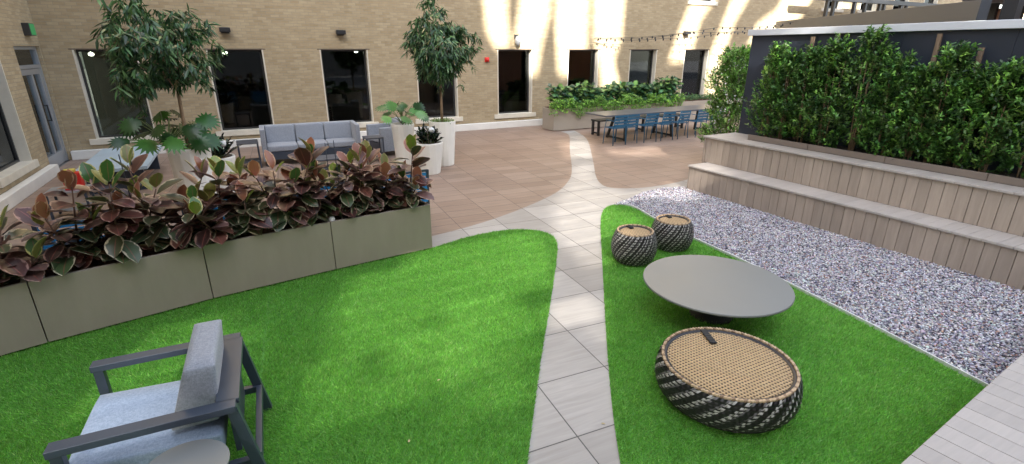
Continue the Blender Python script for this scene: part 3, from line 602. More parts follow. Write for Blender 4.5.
def rubber_plant(loc,h,lab,seed,n=46):
    rng=np.random.default_rng(seed); t=thing('rubber_plant',loc); tag(t,lab,'rubber plant','variegated rubber plants in the planter boxes')
    st=MB(); P=[];Dr=[];Nm=[];Ls=[];Ws=[];C=[];G=[];CU=[]
    ns=4
    for s in range(ns):
        bx,by=rng.normal(0,.05,2); tx,ty=rng.normal(0,.13,2); hh=h*(1 if s==0 else rng.uniform(.4,.85))
        pts=[(bx,by,0),(bx+tx*.4,by+ty*.4,hh*.5),(bx+tx,by+ty,hh)]; st.tube(pts,[.011,.009,.005],6); nl=int(n/ns*(1.25 if s==0 else .95)); a0=rng.uniform(0,6.28)
        for k in range(nl):
            u=(k+.6)/nl; q=Vector(pts[0]).lerp(Vector(pts[1]),u*2) if u<.5 else Vector(pts[1]).lerp(Vector(pts[2]),u*2-1)
            a=a0+k*2.4+rng.normal(0,.3); el=R(-35+80*u**1.8+rng.normal(0,15)); top=u>.9
            if top: el=R(rng.uniform(50,84))
            d=np.array([math.cos(a)*math.cos(el),math.sin(a)*math.cos(el),math.sin(el)]); L_=rng.uniform(.19,.275)*(1.03-.2*abs(u-.5)); L_*=.85 if top else 1
            if q.z+d[2]*L_<.10 and not top: d[2]=(.10-q.z)/L_+.12; d/=np.linalg.norm(d)
            P.append(np.array(q)+d*.035); Dr.append(d); nn=np.array([-math.cos(a)*math.sin(el),-math.sin(a)*math.sin(el),math.cos(el)])+rng.normal(0,.25,3); Nm.append(nn)
            Ls.append(L_); Ws.append(L_*rng.uniform(.54,.68)); CU.append(rng.uniform(.05,.28) if not top else rng.uniform(-.05,.15))
            z=rng.random()
            if top: c,g=[((.18,.24,.035),(.55,.50,.14)),((.20,.20,.045),(.52,.44,.16)),((.06,.14,.03),(.55,.48,.16)),((.30,.11,.06),(.54,.32,.20))][rng.choice(4,p=[.25,.2,.2,.35])]
            elif u<.5 and z<.6: c,g=[((.06,.09,.035),(.50,.44,.30)),((.085,.11,.06),(.52,.44,.32)),((.045,.07,.03),(.42,.38,.25))][rng.integers(3)]
            else: c,g=[((.085,.030,.024),(.36,.20,.16)),((.12,.048,.034),(.42,.26,.18)),((.055,.026,.022),(.30,.17,.13)),((.06,.065,.03),(.46,.38,.24)),((.15,.085,.075),(.46,.31,.25))][rng.integers(5)]
            jj=rng.uniform(.75,1.25); C.append(np.array(c)*jj); G.append(np.array(g)*jj)
    st.build('stem',M['stem'],t,smooth=True)
    leaves('foliage',big_oval,P,Dr,Nm,np.array(Ls),np.array(Ws),C,M['rubber'],t,curl=np.array(CU),margins=G)
def on_planter(i,u,v=.23): a,ang,L_=PL[i]; return (a.x+math.cos(ang)*L_*u-math.sin(ang)*v, a.y+math.sin(ang)*L_*u+math.cos(ang)*v, .555)
RP=[(0,.62,.86,'rubber plant in the leftmost planter, half out of the picture'),(0,.93,.50,'low rubber plant at the right end of the leftmost planter'),
(1,.24,.80,'rubber plant nearest the left end of the second planter, red box behind'),(1,.48,.82,'rubber plant in the middle of the second planter'),(1,.72,.92,'tall rubber plant under the left potted tree'),(1,.93,.76,'rubber plant at the right end of the second planter'),
(2,.14,.74,'rubber plant at the left end of the third planter, before a white pot'),(2,.36,.68,'rubber plant in the third planter left of the sofa'),(2,.62,.88,'tallest rubber plant with yellow top leaves before the sofa'),(2,.88,.66,'rubber plant at the right end of the third planter'),
(3,.14,.68,'rubber plant at the left end of the rightmost planter'),(3,.36,.74,'rubber plant left of centre in the rightmost planter'),(3,.58,.72,'rubber plant right of centre in the rightmost planter'),(3,.80,.80,'last rubber plant beside the path with orange top leaf')]
for k,(i,u,h,lab) in enumerate(RP): rubber_plant(on_planter(i,u),h*.93,lab,100+k,[78,88,92,84][i])
for i,u,v,lab in ((1,.06,.07,'white ball lying at the left end of the second planter'),(2,.05,.07,'white ball lying at the left end of the third planter'),(3,.03,.07,'white ball lying at the left end of the rightmost planter')):
    p=on_planter(i,u,v); o=MB().lathe([(.004,0),(.022,.004),(.034,.02),(.037,.037),(.034,.054),(.022,.069),(.004,.074)],16,Matrix.Translation((p[0],p[1],p[2]+.015))).build('white_ball',M['white_ball'],smooth=True); tag(o,lab,'ball','white balls in the planters')
for i,u,v,hh,lab in ((1,.66,.34,.95,'thin grey stake left of the left potted tree pot'),(1,.72,.36,.96,'thin grey stake, second behind the second planter'),(3,.12,.36,.86,'thin grey stake before the sofa middle cushion'),(3,.2,.36,.88,'thin grey stake before the sofa right cushion')):
    p=on_planter(i,u,v); o=MB().tube([p,(p[0]-.01,p[1],p[2]+hh)],.005,5).build('plant_stake',M['slate']); tag(o,lab,'stake','thin stakes in the planters')

# ------------------------------------------------------------------ pots, potted trees and plants
def pot(loc,h,rt,rb,lab,nf=14):
    t=thing('white_pot',loc,random.random()); tag(t,lab,'pot','white faceted pots')
    v=[];f=[]
    prof=[(rb*.94,0,0),(rb,.03,0),(rt,h,.5),(rt,h,.5)]; n=nf
    for k,(r,z,tw) in enumerate([(rb*.96,0,0),(rb,.02,0),(rt,h-.02,.5),(rt*.99,h,.5),(rt*.88,h,.5),(rt*.86,h-.07,.5)]):
        for i in range(n): a=2*math.pi*(i+tw)/n; v.append((r*math.cos(a),r*math.sin(a),z))
    for k in range(5):
        for i in range(n):
            j=(i+1)%n; A,B,Cc,Dd=k*n+i,k*n+j,(k+1)*n+j,(k+1)*n+i
            f += [(A,B,Dd),(B,Cc,Dd)] if k==1 else [(A,B,Cc,Dd)]
    f.append(tuple(range(n))[::-1]); obj('shell',v,f,M['white_pot'],t)
    MB().lathe([(rt*.865,h-.08),(rt*.865,h-.05)],n).build('soil',M['soil'],t); return t
def potted_tree(loc,zb,H,crown,rad,lab,seed,n,trunk_bend=(0,0),lean=0):
    """crown=(cx,cy,cz) relative; rad=(rx,ry,rz)"""
    global RNG; RNG=np.random.default_rng(seed); rg=random.Random(seed)
    t=thing('potted_fig_tree',(loc[0],loc[1],zb)); tag(t,lab,'tree','fig trees in white pots')
    c=Vector(crown); fork=Vector((trunk_bend[0],trunk_bend[1],c.z-rad[2]*.75)); tk=MB()
    tk.tube([(0,0,-.05),(trunk_bend[0]*.35,trunk_bend[1]*.3,fork.z*.4),fork],[.034,.027,.024],8)
    tips=[]; seg=[]
    for i in range(13):
        a=i*2.4+rg.random(); el=rg.uniform(.2,1.4); e=c+Vector((math.cos(a)*math.cos(el)*rad[0]*.72,math.sin(a)*math.cos(el)*rad[1]*.72,math.sin(el)*rad[2]*.85-rad[2]*.15))
        m=fork.lerp(e,.5)+Vector((0,0,.08)); tk.tube([fork,m,e],[.014,.009,.004],5); seg.append((fork,m,e))
    tk.build('trunk',M['bark'],t,smooth=True)
    P=[];D=[];Nn=[]
    # leaf sprays at sprig points, mostly in the outer shell, drooping
    ns=n//11
    for i in range(ns):
        d=rdir(1)[0]; d[2]=d[2]*.9+.15; r=RNG.uniform(.35,1.)**.45; lump=1+.26*math.sin(d[0]*5+seed)+.2*math.sin(d[2]*7+d[1]*6)
        s=np.array(c)+d*np.array(rad)*r*lump
        if RNG.random()<.05: s=s+np.array([RNG.normal(0,.05),RNG.normal(0,.05),-RNG.uniform(.1,.3)])
        out=np.array([d[0],d[1],0]); 
        for k in range(11):
            q=out*.5+RNG.normal(0,.55,3); q[2]=q[2]*.5-.62; P.append(s+RNG.normal(0,.03,3)); D.append(q); Nn.append(np.array([0,0,1])+out*.5+RNG.normal(0,.4,3))
    N=len(P); cols=pick([(.045,.11,.042),(.08,.17,.06),(.03,.075,.03),(.13,.25,.095),(.26,.25,.10)],N,.25,[.36,.32,.2,.1,.02])
    Ls=RNG.uniform(.12,.19,N); leaves('crown',lance,P,D,Nn,Ls,Ls*RNG.uniform(.17,.25,N),cols,M['leaf_gloss'],t,curl=.12)
def philodendron(loc,lab,seed,n,reach,L_,cols,h0=.15):
    global RNG; RNG=np.random.default_rng(seed); t=thing('philodendron',loc); tag(t,lab,'plant'); st=MB(); P=[];D=[];Nn=[];Ls=[]
    for i in range(n):
        a=i*2.4+RNG.normal(0,.3); el=RNG.uniform(.25,1.35); ln=reach*RNG.uniform(.6,1.); e=np.array([math.cos(a)*math.cos(el),math.sin(a)*math.cos(el),math.sin(el)])*ln
        m=e*.5+np.array([0,0,.1*ln]); st.tube([(0,0,0),m,e],[.009,.007,.005],5); P.append(e); D.append([math.cos(a)*.9,math.sin(a)*.9,-.15+RNG.normal(0,.25)]); Nn.append([-.3*math.cos(a)+RNG.normal(0,.25),-.75-.2*math.sin(a)+RNG.normal(0,.25),.7]); Ls.append(L_*RNG.uniform(.7,1.1))
    st.build('stem',M['green_stem'],t,smooth=True); Ls=np.array(Ls); leaves('foliage',LOBED,P,D,Nn,Ls,Ls*.95,pick(cols,n,.2),M['leaf_gloss'],t,curl=.25,smooth=False)
def zz_plant(loc,lab,seed,r=.3,h=.3,n=36):
    global RNG; RNG=np.random.default_rng(seed); t=thing('dark_leaf_plant',loc); tag(t,lab,'plant','dark glossy plants in white pots'); st=MB(); P=[];D=[];Nn=[]
    for i in range(n):
        a=RNG.uniform(0,6.28); el=RNG.uniform(.35,1.45); ln=h*RNG.uniform(.7,1.15); e=np.array([math.cos(a)*math.cos(el)*r/h,math.sin(a)*math.cos(el)*r/h,math.sin(el)])*ln; b0=np.array([math.cos(a),math.sin(a),0])*.1; st.tube([b0,b0*.5+e*.6,e],[.006,.005,.003],4)
        for k in range(10):
            u=.25+.75*k/9; p=b0*(1-u)+e*u; s=1 if k%2 else -1; q=np.array([-math.sin(a)*s,math.cos(a)*s,.35])*.8+e/ln*.8; 
            if k==9: q=e/ln
            P.append(p); D.append(q+RNG.normal(0,.15,3)); Nn.append([math.cos(a)*.3,math.sin(a)*.3,1])
    st.build('stem',M['green_stem'],t); N=len(P); Ls=RNG.uniform(.07,.11,N); leaves('foliage',oval,P,D,Nn,Ls,Ls*.55,pick([(.012,.026,.016),(.02,.04,.02),(.008,.014,.012)],N,.25),M['leaf_gloss'],t,curl=.1)
def ground_tuft(name,parent_thing,rad,z,seed,n=500,cols=((.10,.20,.03),(.16,.26,.05))):
    global RNG; RNG=np.random.default_rng(seed); a=RNG.uniform(0,6.28,n); r=np.sqrt(RNG.random(n))*rad; P=np.stack([np.cos(a)*r,np.sin(a)*r,np.full(n,z)+RNG.uniform(-.02,.06,n)],1); D=rdir(n); D[:,2]=np.abs(D[:,2])*.4; out=r>rad*.85; D[out,2]-=.8
    leaves(name,oval,P,D,rdir(n)*.5+np.array([0,0,1]),RNG.uniform(.03,.05,n),.02,pick(cols,n,.25),M['leaf'],parent_thing)
# right group
p=pot((3.82,10.62,0),.96,.29,.23,'tall white pot of the right potted tree'); ground_tuft('groundcover',p,.27,.93,3)
potted_tree((3.82,10.62),.93,3.3,(-.02,0,1.44),(.70,.64,.74),'rounded fig tree in the tall white pot beside the right window',21,4800)
pot((3.27,9.97,0),.64,.30,.22,'short white pot standing in front of the right potted tree'); zz_plant((3.27,9.97,.60),'dark glossy plant in the short white pot on the right',31)
pot((3.05,11.0,0),.90,.25,.19,'white pot of the lobed-leaf plant between sofa and right tree')
philodendron((3.05,11.0,.88),'light green lobed-leaf plant beside the right fig tree',41,17,.52,.30,((.09,.20,.07),(.13,.27,.09),(.06,.15,.05)))
# left group
p=pot((-.84,9.5,0),.96,.31,.25,'tall white pot of the left potted tree'); ground_tuft('groundcover',p,.29,.93,4)
potted_tree((-.84,9.5),.93,3.3,(-.20,0,1.42),(.66,.66,.72),'wide spreading fig tree in white pot before the left windows',22,4000,(.02,.0))
pot((-.55,10.15,0),.66,.33,.24,'short white pot right of the left potted tree'); zz_plant((-.55,10.15,.62),'dark glossy plant in the white pot left of the sofa',32,.38,.36,44)
philodendron((-1.08,9.4,.98),'deep green fan-leaved plant at the foot of the left fig tree',42,22,.58,.36,((.025,.085,.018),(.05,.15,.028),(.02,.06,.015)))
for x,y,z,lab in ((-.38,10.0,1.02,'white ball in the dark plant left of the sofa'),(3.33,9.9,1.0,'white ball in the dark plant of the right short pot')):
    o=MB().lathe([(.004,-.06),(.035,-.048),(.055,-.02),(.058,.01),(.045,.042),(.02,.058),(.004,.06)],14,Matrix.Translation((x,y,z-.12))).build('white_ball',M['white_ball'],smooth=True); tag(o,lab,'ball')

# far planter with mixed planting
fp=thing('long_planter',(8.55,13.6,0)); tag(fp,'long taupe planter box against the back wall behind the dining table','planter')
for k,(x0,x1) in enumerate(((8.55,10.95),(10.96,13.4),(13.41,15.9))): par(MB().box(x0,x1,13.62,14.3,.02,.68).build('shell',M['taupe_far'],bevel=.006),fp)
par(MB().box(8.6,15.85,13.66,14.26,.68,.70).build('soil',M['soil']),fp)
def patch(name,lab,x0,x1,y0,y1,z0,z1,n,tpl,L0,L1,asp,cols,seed,over=False,prof=None):
    global RNG; RNG=np.random.default_rng(seed); P=np.stack([RNG.uniform(x0,x1,n),RNG.uniform(y0,y1,n),RNG.uniform(0,1,n)],1)
    hgt=np.array([prof(x) if prof else 1. for x in P[:,0]]); zoff=np.array([.09*math.sin(x*5.1)+.07*math.sin(x*11.7+1) for x in P[:,0]]) if over else 0; P[:,2]=z0+(z1-z0)*hgt*P[:,2]**.7+zoff
    D=rdir(n); D[:,1]-=.5; D[:,2]=D[:,2]*.5+(.15 if not over else -.3); N_=np.stack([RNG.normal(0,.3,n),-.5+RNG.normal(0,.3,n),np.ones(n)],1); Ls=RNG.uniform(L0,L1,n)
    o=leaves(name,tpl,P,D,N_,Ls,Ls*asp,pick(cols,n,.28),M['leaf_gloss' if tpl is LOBED else 'leaf'],curl=.2,smooth=tpl is not LOBED); return o
for k in range(7):
    x0=8.65+k*.74
    lab=['large-leaved dark plant at the left end of the far planter','second large-leaved plant of the far planter','third large-leaved plant of the far planter, behind the table end','fourth large-leaved plant of the far planter','fifth large-leaved plant of the far planter','sixth large-leaved plant of the far planter','tall bluish plant at the right of the far planter mass'][k]
    o=patch('broadleaf_plant',lab,x0,x0+.8,13.72,14.2,.72,1.30+.06*math.sin(k*2.3)+(.12 if k==6 else 0),330,LOBED,.11,.20,.95,((.045,.12,.05),(.08,.18,.07),(.03,.08,.04),(.17,.30,.08)),60+k); tag(o,lab,'plant','large-leaved plants in the far planter')
o=patch('groundcover','',8.5,13.9,13.46,13.85,.50,.92,7000,oval,.04,.075,.5,((.15,.34,.04),(.24,.44,.06),(.09,.22,.03)),71,True); tag(o,'lime green trailing foliage along the front of the far planter','ground cover',kind='stuff')
o=patch('low_plant','',14.2,15.7,13.65,14.1,.66,.86,420,oval,.07,.12,.5,((.04,.12,.04),(.08,.18,.05)),72); tag(o,'low green plant at the right end of the far planter','plant')

# hedge shrubs on the deck
def shrub(loc,h,r,lab,seed,n,cols,base=0,white=0,group=None,ry=None,full=False):
    global RNG; RNG=np.random.default_rng(seed); ry=ry or r; t=thing('upright_shrub',loc); tag(t,lab,'shrub',group); st=MB()
    for i in range(5):
        a=RNG.uniform(0,6.28); st.tube([(math.cos(a)*.03,math.sin(a)*.03,0),(math.cos(a)*r*.25,math.sin(a)*ry*.25,h*.5),(math.cos(a)*r*.35,math.sin(a)*ry*.35,h*.86)],[.012,.009,.004],5)
    st.build('trunk',M['bark'],t,smooth=True)
    # sprigs arranged round upward-leaning branchlets
    ns=n//12; z=base+(h-base)*RNG.random(ns)**.85; prof=np.interp(z/h,[0,.08,.35,.55,.78,1],[.85,1,1.05,1,.95,.5] if full else [.6,.95,1.05,.85,.42,.08])
    a=RNG.uniform(0,6.28,ns); rr=np.sqrt(RNG.uniform(.2,1,ns))*prof*(1+.22*np.sin(a*3+z*5+seed)+.15*np.sin(z*11+a))
    c=np.stack([np.cos(a)*rr*r,np.sin(a)*rr*ry,z],1); up=np.stack([np.cos(a)*.6,np.sin(a)*.6,np.full(ns,.8)],1)+RNG.normal(0,.3,(ns,3)); up/=np.linalg.norm(up,axis=1,keepdims=True)
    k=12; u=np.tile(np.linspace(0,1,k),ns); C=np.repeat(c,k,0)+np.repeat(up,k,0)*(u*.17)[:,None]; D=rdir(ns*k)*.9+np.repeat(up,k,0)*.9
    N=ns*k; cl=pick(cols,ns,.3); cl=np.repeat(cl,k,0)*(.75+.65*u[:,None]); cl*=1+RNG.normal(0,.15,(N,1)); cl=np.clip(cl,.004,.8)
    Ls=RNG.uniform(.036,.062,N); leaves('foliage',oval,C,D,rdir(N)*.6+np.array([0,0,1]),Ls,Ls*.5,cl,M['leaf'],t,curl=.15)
    return t
HC=((.055,.14,.028),(.085,.20,.035),(.035,.09,.022),(.15,.29,.05),(.065,.12,.03))
hedge=[(5.82,1.42,.27,'first hedge shrub at the left end beside the bare charcoal panel'),(5.55,1.30,.29,'slim hedge shrub, second from the left'),(5.2,1.38,.30,'hedge shrub third from the left between two stakes'),(4.84,1.50,.31,'hedge shrub fourth from the left with pointed top'),(4.38,1.60,.40,'tallest and widest hedge shrub near the middle'),(3.98,1.26,.30,'lower hedge shrub right of the tallest one'),(3.62,1.14,.30,'hedge shrub before the stake right of the middle'),(3.38,1.40,.28,'narrow hedge shrub with bluish bright tip'),(3.05,1.12,.28,'short hedge shrub, third from the right edge'),(2.78,1.20,.28,'short hedge shrub, second from the right edge'),(2.42,1.45,.34,'hedge shrub cut by the right picture edge')]
for k,(y,h,r,lab) in enumerate(hedge): shrub((7.99,y,.975),h,r*.90,lab,200+k,4600,HC,group='upright shrubs of the deck hedge',ry=r*1.0 if r<.35 else r*.9)
hedge_y=[1.95,1.5]
for k,(y,l,h) in enumerate(((6.07,'left-end wooden stake behind the hedge',1.35),(5.42,'wooden stake between second and third hedge shrubs',1.62),(5.02,'wooden stake left of the fourth hedge shrub',1.64),(3.70,'wooden stake right of the tallest hedge shrub',1.62),(3.22,'short wooden stake near the right of the hedge',1.45))):
    o=MB().box(8.17,8.2,y-.025,y+.025,.98,.98+h).build('wooden_stake',M['wood']); tag(o,l,'stake','stakes behind the hedge')
t=shrub((9.85,8.15,0),2.36,.46,'bushy bright green shrub standing beyond the end of the deck',250,20000,((.09,.22,.03),(.15,.32,.05),(.06,.15,.025),(.22,.38,.09)),base=.1,full=True)
RNG=np.random.default_rng(5); n=130; a=RNG.uniform(2.2,5.2,n); z=RNG.uniform(.6,2.2,n); P=np.stack([np.cos(a)*.46,np.sin(a)*.46,z],1)
leaves('white_leaf',oval,P,rdir(n),rdir(n),.045,.035,np.full((n,3),.75),M['leaf'],t)  # white leaf shapes scattered over one side of the shrub

# ------------------------------------------------------------------ woven stools
def stool(loc,Rr,H,lab,rz,taper=.86):
    taper=.76 if Rr<.4 else .84; t=thing('woven_stool',loc,rz); tag(t,lab,'stool','round woven wicker stools'); zt=H
    def prof(u):                    # u 0 bottom .. 1 top
        return Rr*(taper+(1-taper)*math.sin(math.pi*min(1,u*1.02+.0))**.8) if u<.5 else Rr*((1 if Rr>.4 else 1)- (1-(.945 if Rr>.4 else .82))*((u-.5)/.5)**2)
    pr=[(prof(k/12)-.012,H*k/12) for k in range(13)]
    MB().lathe([(pr[0][0]*.96,0)]+pr[:-1]+[(pr[-1][0],H-.004),(pr[-1][0]-.03,H-.004),(pr[-1][0]-.035,H-.035)],64).build('core',M['strap_dark'],t,smooth=True)
    nst=156 if Rr>.4 else 90; tw=.62 if Rr>.4 else 1.0; groups={'d':MB(),'l':MB(),'m':MB()}
    seq='dldlmdlldmld' if Rr<.4 else 'dddllmdddmll'
    for i in range(nst):
        w=2*math.pi*Rr/nst*.46; th0=2*math.pi*i/nst; v=[];f=[]; K=30; kd=seq[i%len(seq)]
        for k in range(K+1):
            u=k/K; th=th0+tw*u; r=prof(u)+.004*math.sin(k*math.pi*.62+ (i%2)*math.pi)+(.003 if kd!='d' else 0)
            for s in (-1,1): a=th+s*w/Rr; v.append((r*math.cos(a),r*math.sin(a),.012+(H-.018)*u))
        for k in range(K): f.append((2*k,2*k+1,2*k+3,2*k+2))
        groups[kd].add(v,f)
    for nm,kk,mm in (('dark_strap','d','strap_dark'),('light_strap','l','strap_light'),('grey_strap','m','strap_mid')): groups[kk].build(nm,M[mm],t,smooth=True)
    rg=MB()
    for k in range(1,11 if Rr>.4 else 13):
        u=k/(11 if Rr>.4 else 13); r=prof(u)+.0055; z=.012+(H-.018)*u; n=72; v=[];f=[]
        for i in range(n):
            a=2*math.pi*i/n; rr=r+.0035*math.sin(i*math.pi*.9+k*math.pi)
            v+=[(rr*math.cos(a),rr*math.sin(a),z-.0065),(rr*math.cos(a),rr*math.sin(a),z+.0065)]
        for i in range(n): j=(i+1)%n; f.append((2*i,2*j,2*j+1,2*i+1))
        rg.add(v,f)
    rg.build('weft_strap',M['strap_dark'],t,smooth=True)
    rt=prof(1)-.012; sg=MB(); sg2=MB(); n=120 if Rr>.4 else 70
    for i in range(n):
        a=2*math.pi*i/n; mt=Matrix.Rotation(a,4,'Z')@Matrix.Translation((rt,0,H))@Matrix.Rotation(R(20),4,'X')
        ln=math.pi*rt/n*1.05; (sg if i%3!=0 else sg2).box(-.010,.010,-ln,ln,-.009,.009,mt)
    nv=len(sg.v); sg.v+=sg2.v; nf=len(sg.f); sg.f+=[tuple(q+nv for q in f_) for f_ in sg2.f]
    o=sg.build('rim',[M['cane_rim'],M['rim2']],t,bevel=.004)
    for p in o.data.polygons[nf:]: p.material_index=1
    MB().lathe([(.001,H-.010),(rt*.5,H-.011),(rt-.02,H-.014),(rt-.008,H-.028)],64,cap=False).build('woven_top',M['cane'],t,smooth=True)
    a=R(66); L0=rt*.44 if Rr>.4 else rt*.5
    mt=Matrix.Rotation(a,4,'Z')@Matrix.Translation((rt-.02-L0,0,H-.002))
    hb=MB().box(0,L0,-.024,.024,-.004,.006,mt)
    for q in range(6): hb.box(L0*q/6+.004,L0*q/6+.012,-.025,.025,.006,.009,mt)
    hb.build('pull_strap',M['black_strap'],t,bevel=.002)
    return t
stool((2.816,2.053,.012),.488,.29,'large low woven stool with tan cane top nearest the viewer',R(0))
stool((3.9,4.34,.012),.262,.385,'small round woven stool on the left of the far pair',R(12))
stool((4.62,4.46,.012),.258,.375,'small round woven stool on the right, at the gravel edge',R(8))
# low round table
t=thing('round_table',(3.69,2.955,.01)); tag(t,'low round table with matte grey disc top on the right lawn','table')
MB().lathe([(.635,.318),(.658,.33),(.662,.338),(.658,.35)],96).build('table_top',M['table_top'],t,bevel=.002)
MB().lathe([(.20,0),(.20,.02),(.06,.05),(.06,.24),(.30,.30),(.61,.32)],64).build('base',M['pedestal'],t,smooth=True)
# side table by the armchair
t=thing('side_table',(-.515,2.44,.01)); tag(t,'small round grey side table beside the armchair','table')
MB().lathe([(.185,.47),(.195,.477),(.195,.49)],64).build('table_top',M['table_top'],t,bevel=.003); MB().lathe([(.02,0.02),(.02,.47)],16).build('post',M['slate'],t,smooth=True); MB().lathe([(.15,0),(.15,.012),(.03,.02)],40).build('base',M['slate'],t,smooth=True)

# ------------------------------------------------------------------ armchair (faces local -X)
ac=thing('lounge_armchair',(-.615,3.07,.01),R(-2.5)); tag(ac,'slate framed armchair with blue grey cushions on the left lawn','armchair')
W=.375; T_=.055
for s in (-1,1):
    y=s*W; mb=MB()
    mb.box(-.44,.36,y-.04,y+.04,.58,.62)
    mb.build('arm',M['slate'],ac,bevel=.003)
    MB().bar((-.41,y,.0),(-.41,y,.585),.05,.05,(0,1,0)).build('leg',M['slate'],ac,bevel=.003)
    MB().bar((.44,y,.0),(.335,y,.6),.055,.045,(0,1,0)).build('leg',M['slate'],ac,bevel=.003)
MB().box(.26,.375,-W+.03,W-.03,.588,.62).build('back_rail',M['slate'],ac,bevel=.003)
MB().box(.395,.43,-W+.03,W-.03,.17,.23).box(-.43,-.39,-W+.03,W-.03,.17,.23).box(-.39,.395,-W+.0,-W+.04,.18,.225).box(-.39,.395,W-.04,W,.18,.225).build('seat_frame',M['slate'],ac,bevel=.003)
MB().box(.30,.33,-.28,.28,.23,.59).build('back_plate',M['slate'],ac,bevel=.003)
def cushion(name,dx,dy,dz,mt,m,parent,bev=.03):
    # a padded box: subdivided, slightly puffed
    nx,ny=12,12; v=[];f=[]
    bm=bmesh.new(); bmesh.ops.create_cube(bm,size=1); bmesh.ops.subdivide_edges(bm,edges=bm.edges,cuts=9,use_grid_fill=True)
    for p in bm.verts:
        x,y,z=p.co*2; px_=1-abs(x)**4; py_=1-abs(y)**4; pz_=1-abs(z)**4
        ax_=.96+.04*(py_*pz_)**.5; p.co=Vector((x*dx/2*(.965+.035*(py_*pz_)**.4), y*dy/2*(.965+.035*(px_*pz_)**.4), z*dz/2*(.86+.14*(px_*py_)**.4)))
    me=bpy.data.meshes.new(name); bm.to_mesh(me); bm.free(); me.transform(mt); me.materials.append(m); me.polygons.foreach_set('use_smooth',[True]*len(me.polygons))
    o=bpy.data.objects.new(name,me); link(o,parent); b=o.modifiers.new('Bevel','BEVEL'); b.width=.008; b.segments=2; b.limit_method='ANGLE'; b.angle_limit=R(45); return o
cushion('seat_cushion',.70,.66,.15,Matrix.Translation((-.09,0,.355))@Matrix.Rotation(R(3),4,'Y'),M['fabric'],ac)
bc=cushion('back_cushion',.19,.57,.40,Matrix.Identity(4),M['fabric_grey'],ac)
for p in bc.data.vertices: u=(p.co.z+.2)/.4; p.co=Vector((.272-.02*(1-u)+(p.co.x-.095)*(1.30-.52*u)+.02*u, p.co.y+.02, p.co.z+.625))

# ------------------------------------------------------------------ sofa group by the window
def lounge(loc,rz,w,n,name,lab,cat):
    t=thing(name,loc,rz); tag(t,lab,cat); h=w/2; D=.85     # faces local -Y
    MB().box(-h,h,D-.1,D,.12,.80).build('back',M['fabric_sofa'],t,bevel=.012)
    for s in (-1,1): MB().box(min(s*h,s*(h-.1)),max(s*h,s*(h-.1)),0,D-.1,.12,.80 if n>1 else .68).build('arm',M['fabric_grey'],t,bevel=.012)
    MB().box(-h+.1,h-.1,.02,D-.1,.14,.30).build('seat_base',M['slate'],t)
    iw=(w-.2)/n
    for k in range(n):
        x=-h+.1+iw*(k+.5); cushion('seat_cushion',.6,iw-.01,.14,Matrix.Translation((x,.33,.37))@Matrix.Rotation(R(90),4,'Z'),M['fabric_sofa'],t)
        cushion('back_cushion',iw-.012,.16,.42,Matrix.Translation((x,.66,.60))@Matrix.Rotation(R(-8),4,'X'),M['fabric_sofa'],t)
    for sx in (-h+.08,h-.08):
        for y in (.06,D-.06): MB().box(sx-.03,sx+.03,y-.03,y+.03,0,.12).build('leg',M['slate'],t)
lounge((1.3,12.1,0),R(-2),2.08,3,'sofa','grey three-seat sofa below the windows','sofa')
lounge((2.72,12.45,0),R(-80),.85,1,'club_chair','grey club chair between the sofa and the right pots','armchair')
def frame_table(loc,w,d,h,lab,rz=0,top='table_dark'):
    t=thing('side_table',loc,rz); tag(t,lab,'table'); MB().box(-w/2,w/2,-d/2,d/2,h-.03,h).build('table_top',M[top],t,bevel=.004)
    for sx in (-1,1):
        for sy in (-1,1): MB().box(sx*w/2-.02*(sx+1)/1-.0 if False else sx*(w/2-.02)-.015,sx*(w/2-.02)+.015,sy*(d/2-.02)-.015,sy*(d/2-.02)+.015,0,h-.03).build('leg',M['slate'],t)
    MB().box(-w/2+.03,w/2-.03,-d/2+.03,d/2-.03,.12,.14).build('shelf',M[top],t)
frame_table((0,12.35,0),.42,.5,.55,'dark square side table left of the sofa')
frame_table((2.25+.3,11.75,0),.40,.4,.55,'dark square side table right of the sofa')
frame_table((1.35,10.9,0),.9,.5,.34,'low dark coffee table in front of the sofa')
t=thing('slab_table',(-2.2,12.2,0)); tag(t,'pale blue slab table by the back wall left','table')
MB().box(-.5,.55,-1.3,1.1,.40,.46).build('table_top',M['slab_blue'],t,bevel=.006); MB().box(-.4,.45,-1.1,-1.02,0,.4).build('trestle',M['slate'],t); MB().box(-.4,.45,.8,.88,0,.4).build('trestle',M['slate'],t)
frame_table((-2.52,9.75,0),.5,.42,.42,'grey metal stand left behind the planters',0,'alu')
t=thing('red_container',(-2.42,9.7,.42)); tag(t,'red box with yellow top on the metal stand','container')
MB().box(-.11,.11,-.08,.08,0,.25).build('body',M['red'],t,bevel=.012); MB().box(-.09,.05,-.06,.06,.25,.30).build('lid',M['yellow'],t,bevel=.01)
# blue strap lounge chairs behind the planters, facing away
def strap_chair():
    t=thing('strap_chair')
    for s in (-1,1):
        MB().bar((s*.33,0,0),(s*.33,-.06,.84),.035).build('leg',M['slate'],t); MB().bar((s*.33,.62,0),(s*.33,.62,.56),.035).build('leg',M['slate'],t)
        MB().bar((s*.33,-.04,.56),(s*.33,.64,.56),.04,.025).build('arm',M['slate'],t)
    for q in ((-.06,.83),(.0,.3),(.62,.36)): MB().bar((-.33,q[0],q[1]),(.33,q[0],q[1]),.03).build('cross_bar',M['slate'],t)
    mb=MB()
    for k in range(7): z=.38+k*.063; mb.box(-.32,.32,-.045-.03*(z-.3)-.006,-.045-.03*(z-.3)+.006,z,z+.045)
    mb.build('back_strap',M['bright_blue'],t); mb=MB()
    for k in range(8): mb.box(-.32,.32,.06+k*.07,.11+k*.07,.33,.34)
    mb.build('seat_strap',M['bright_blue'],t); return t
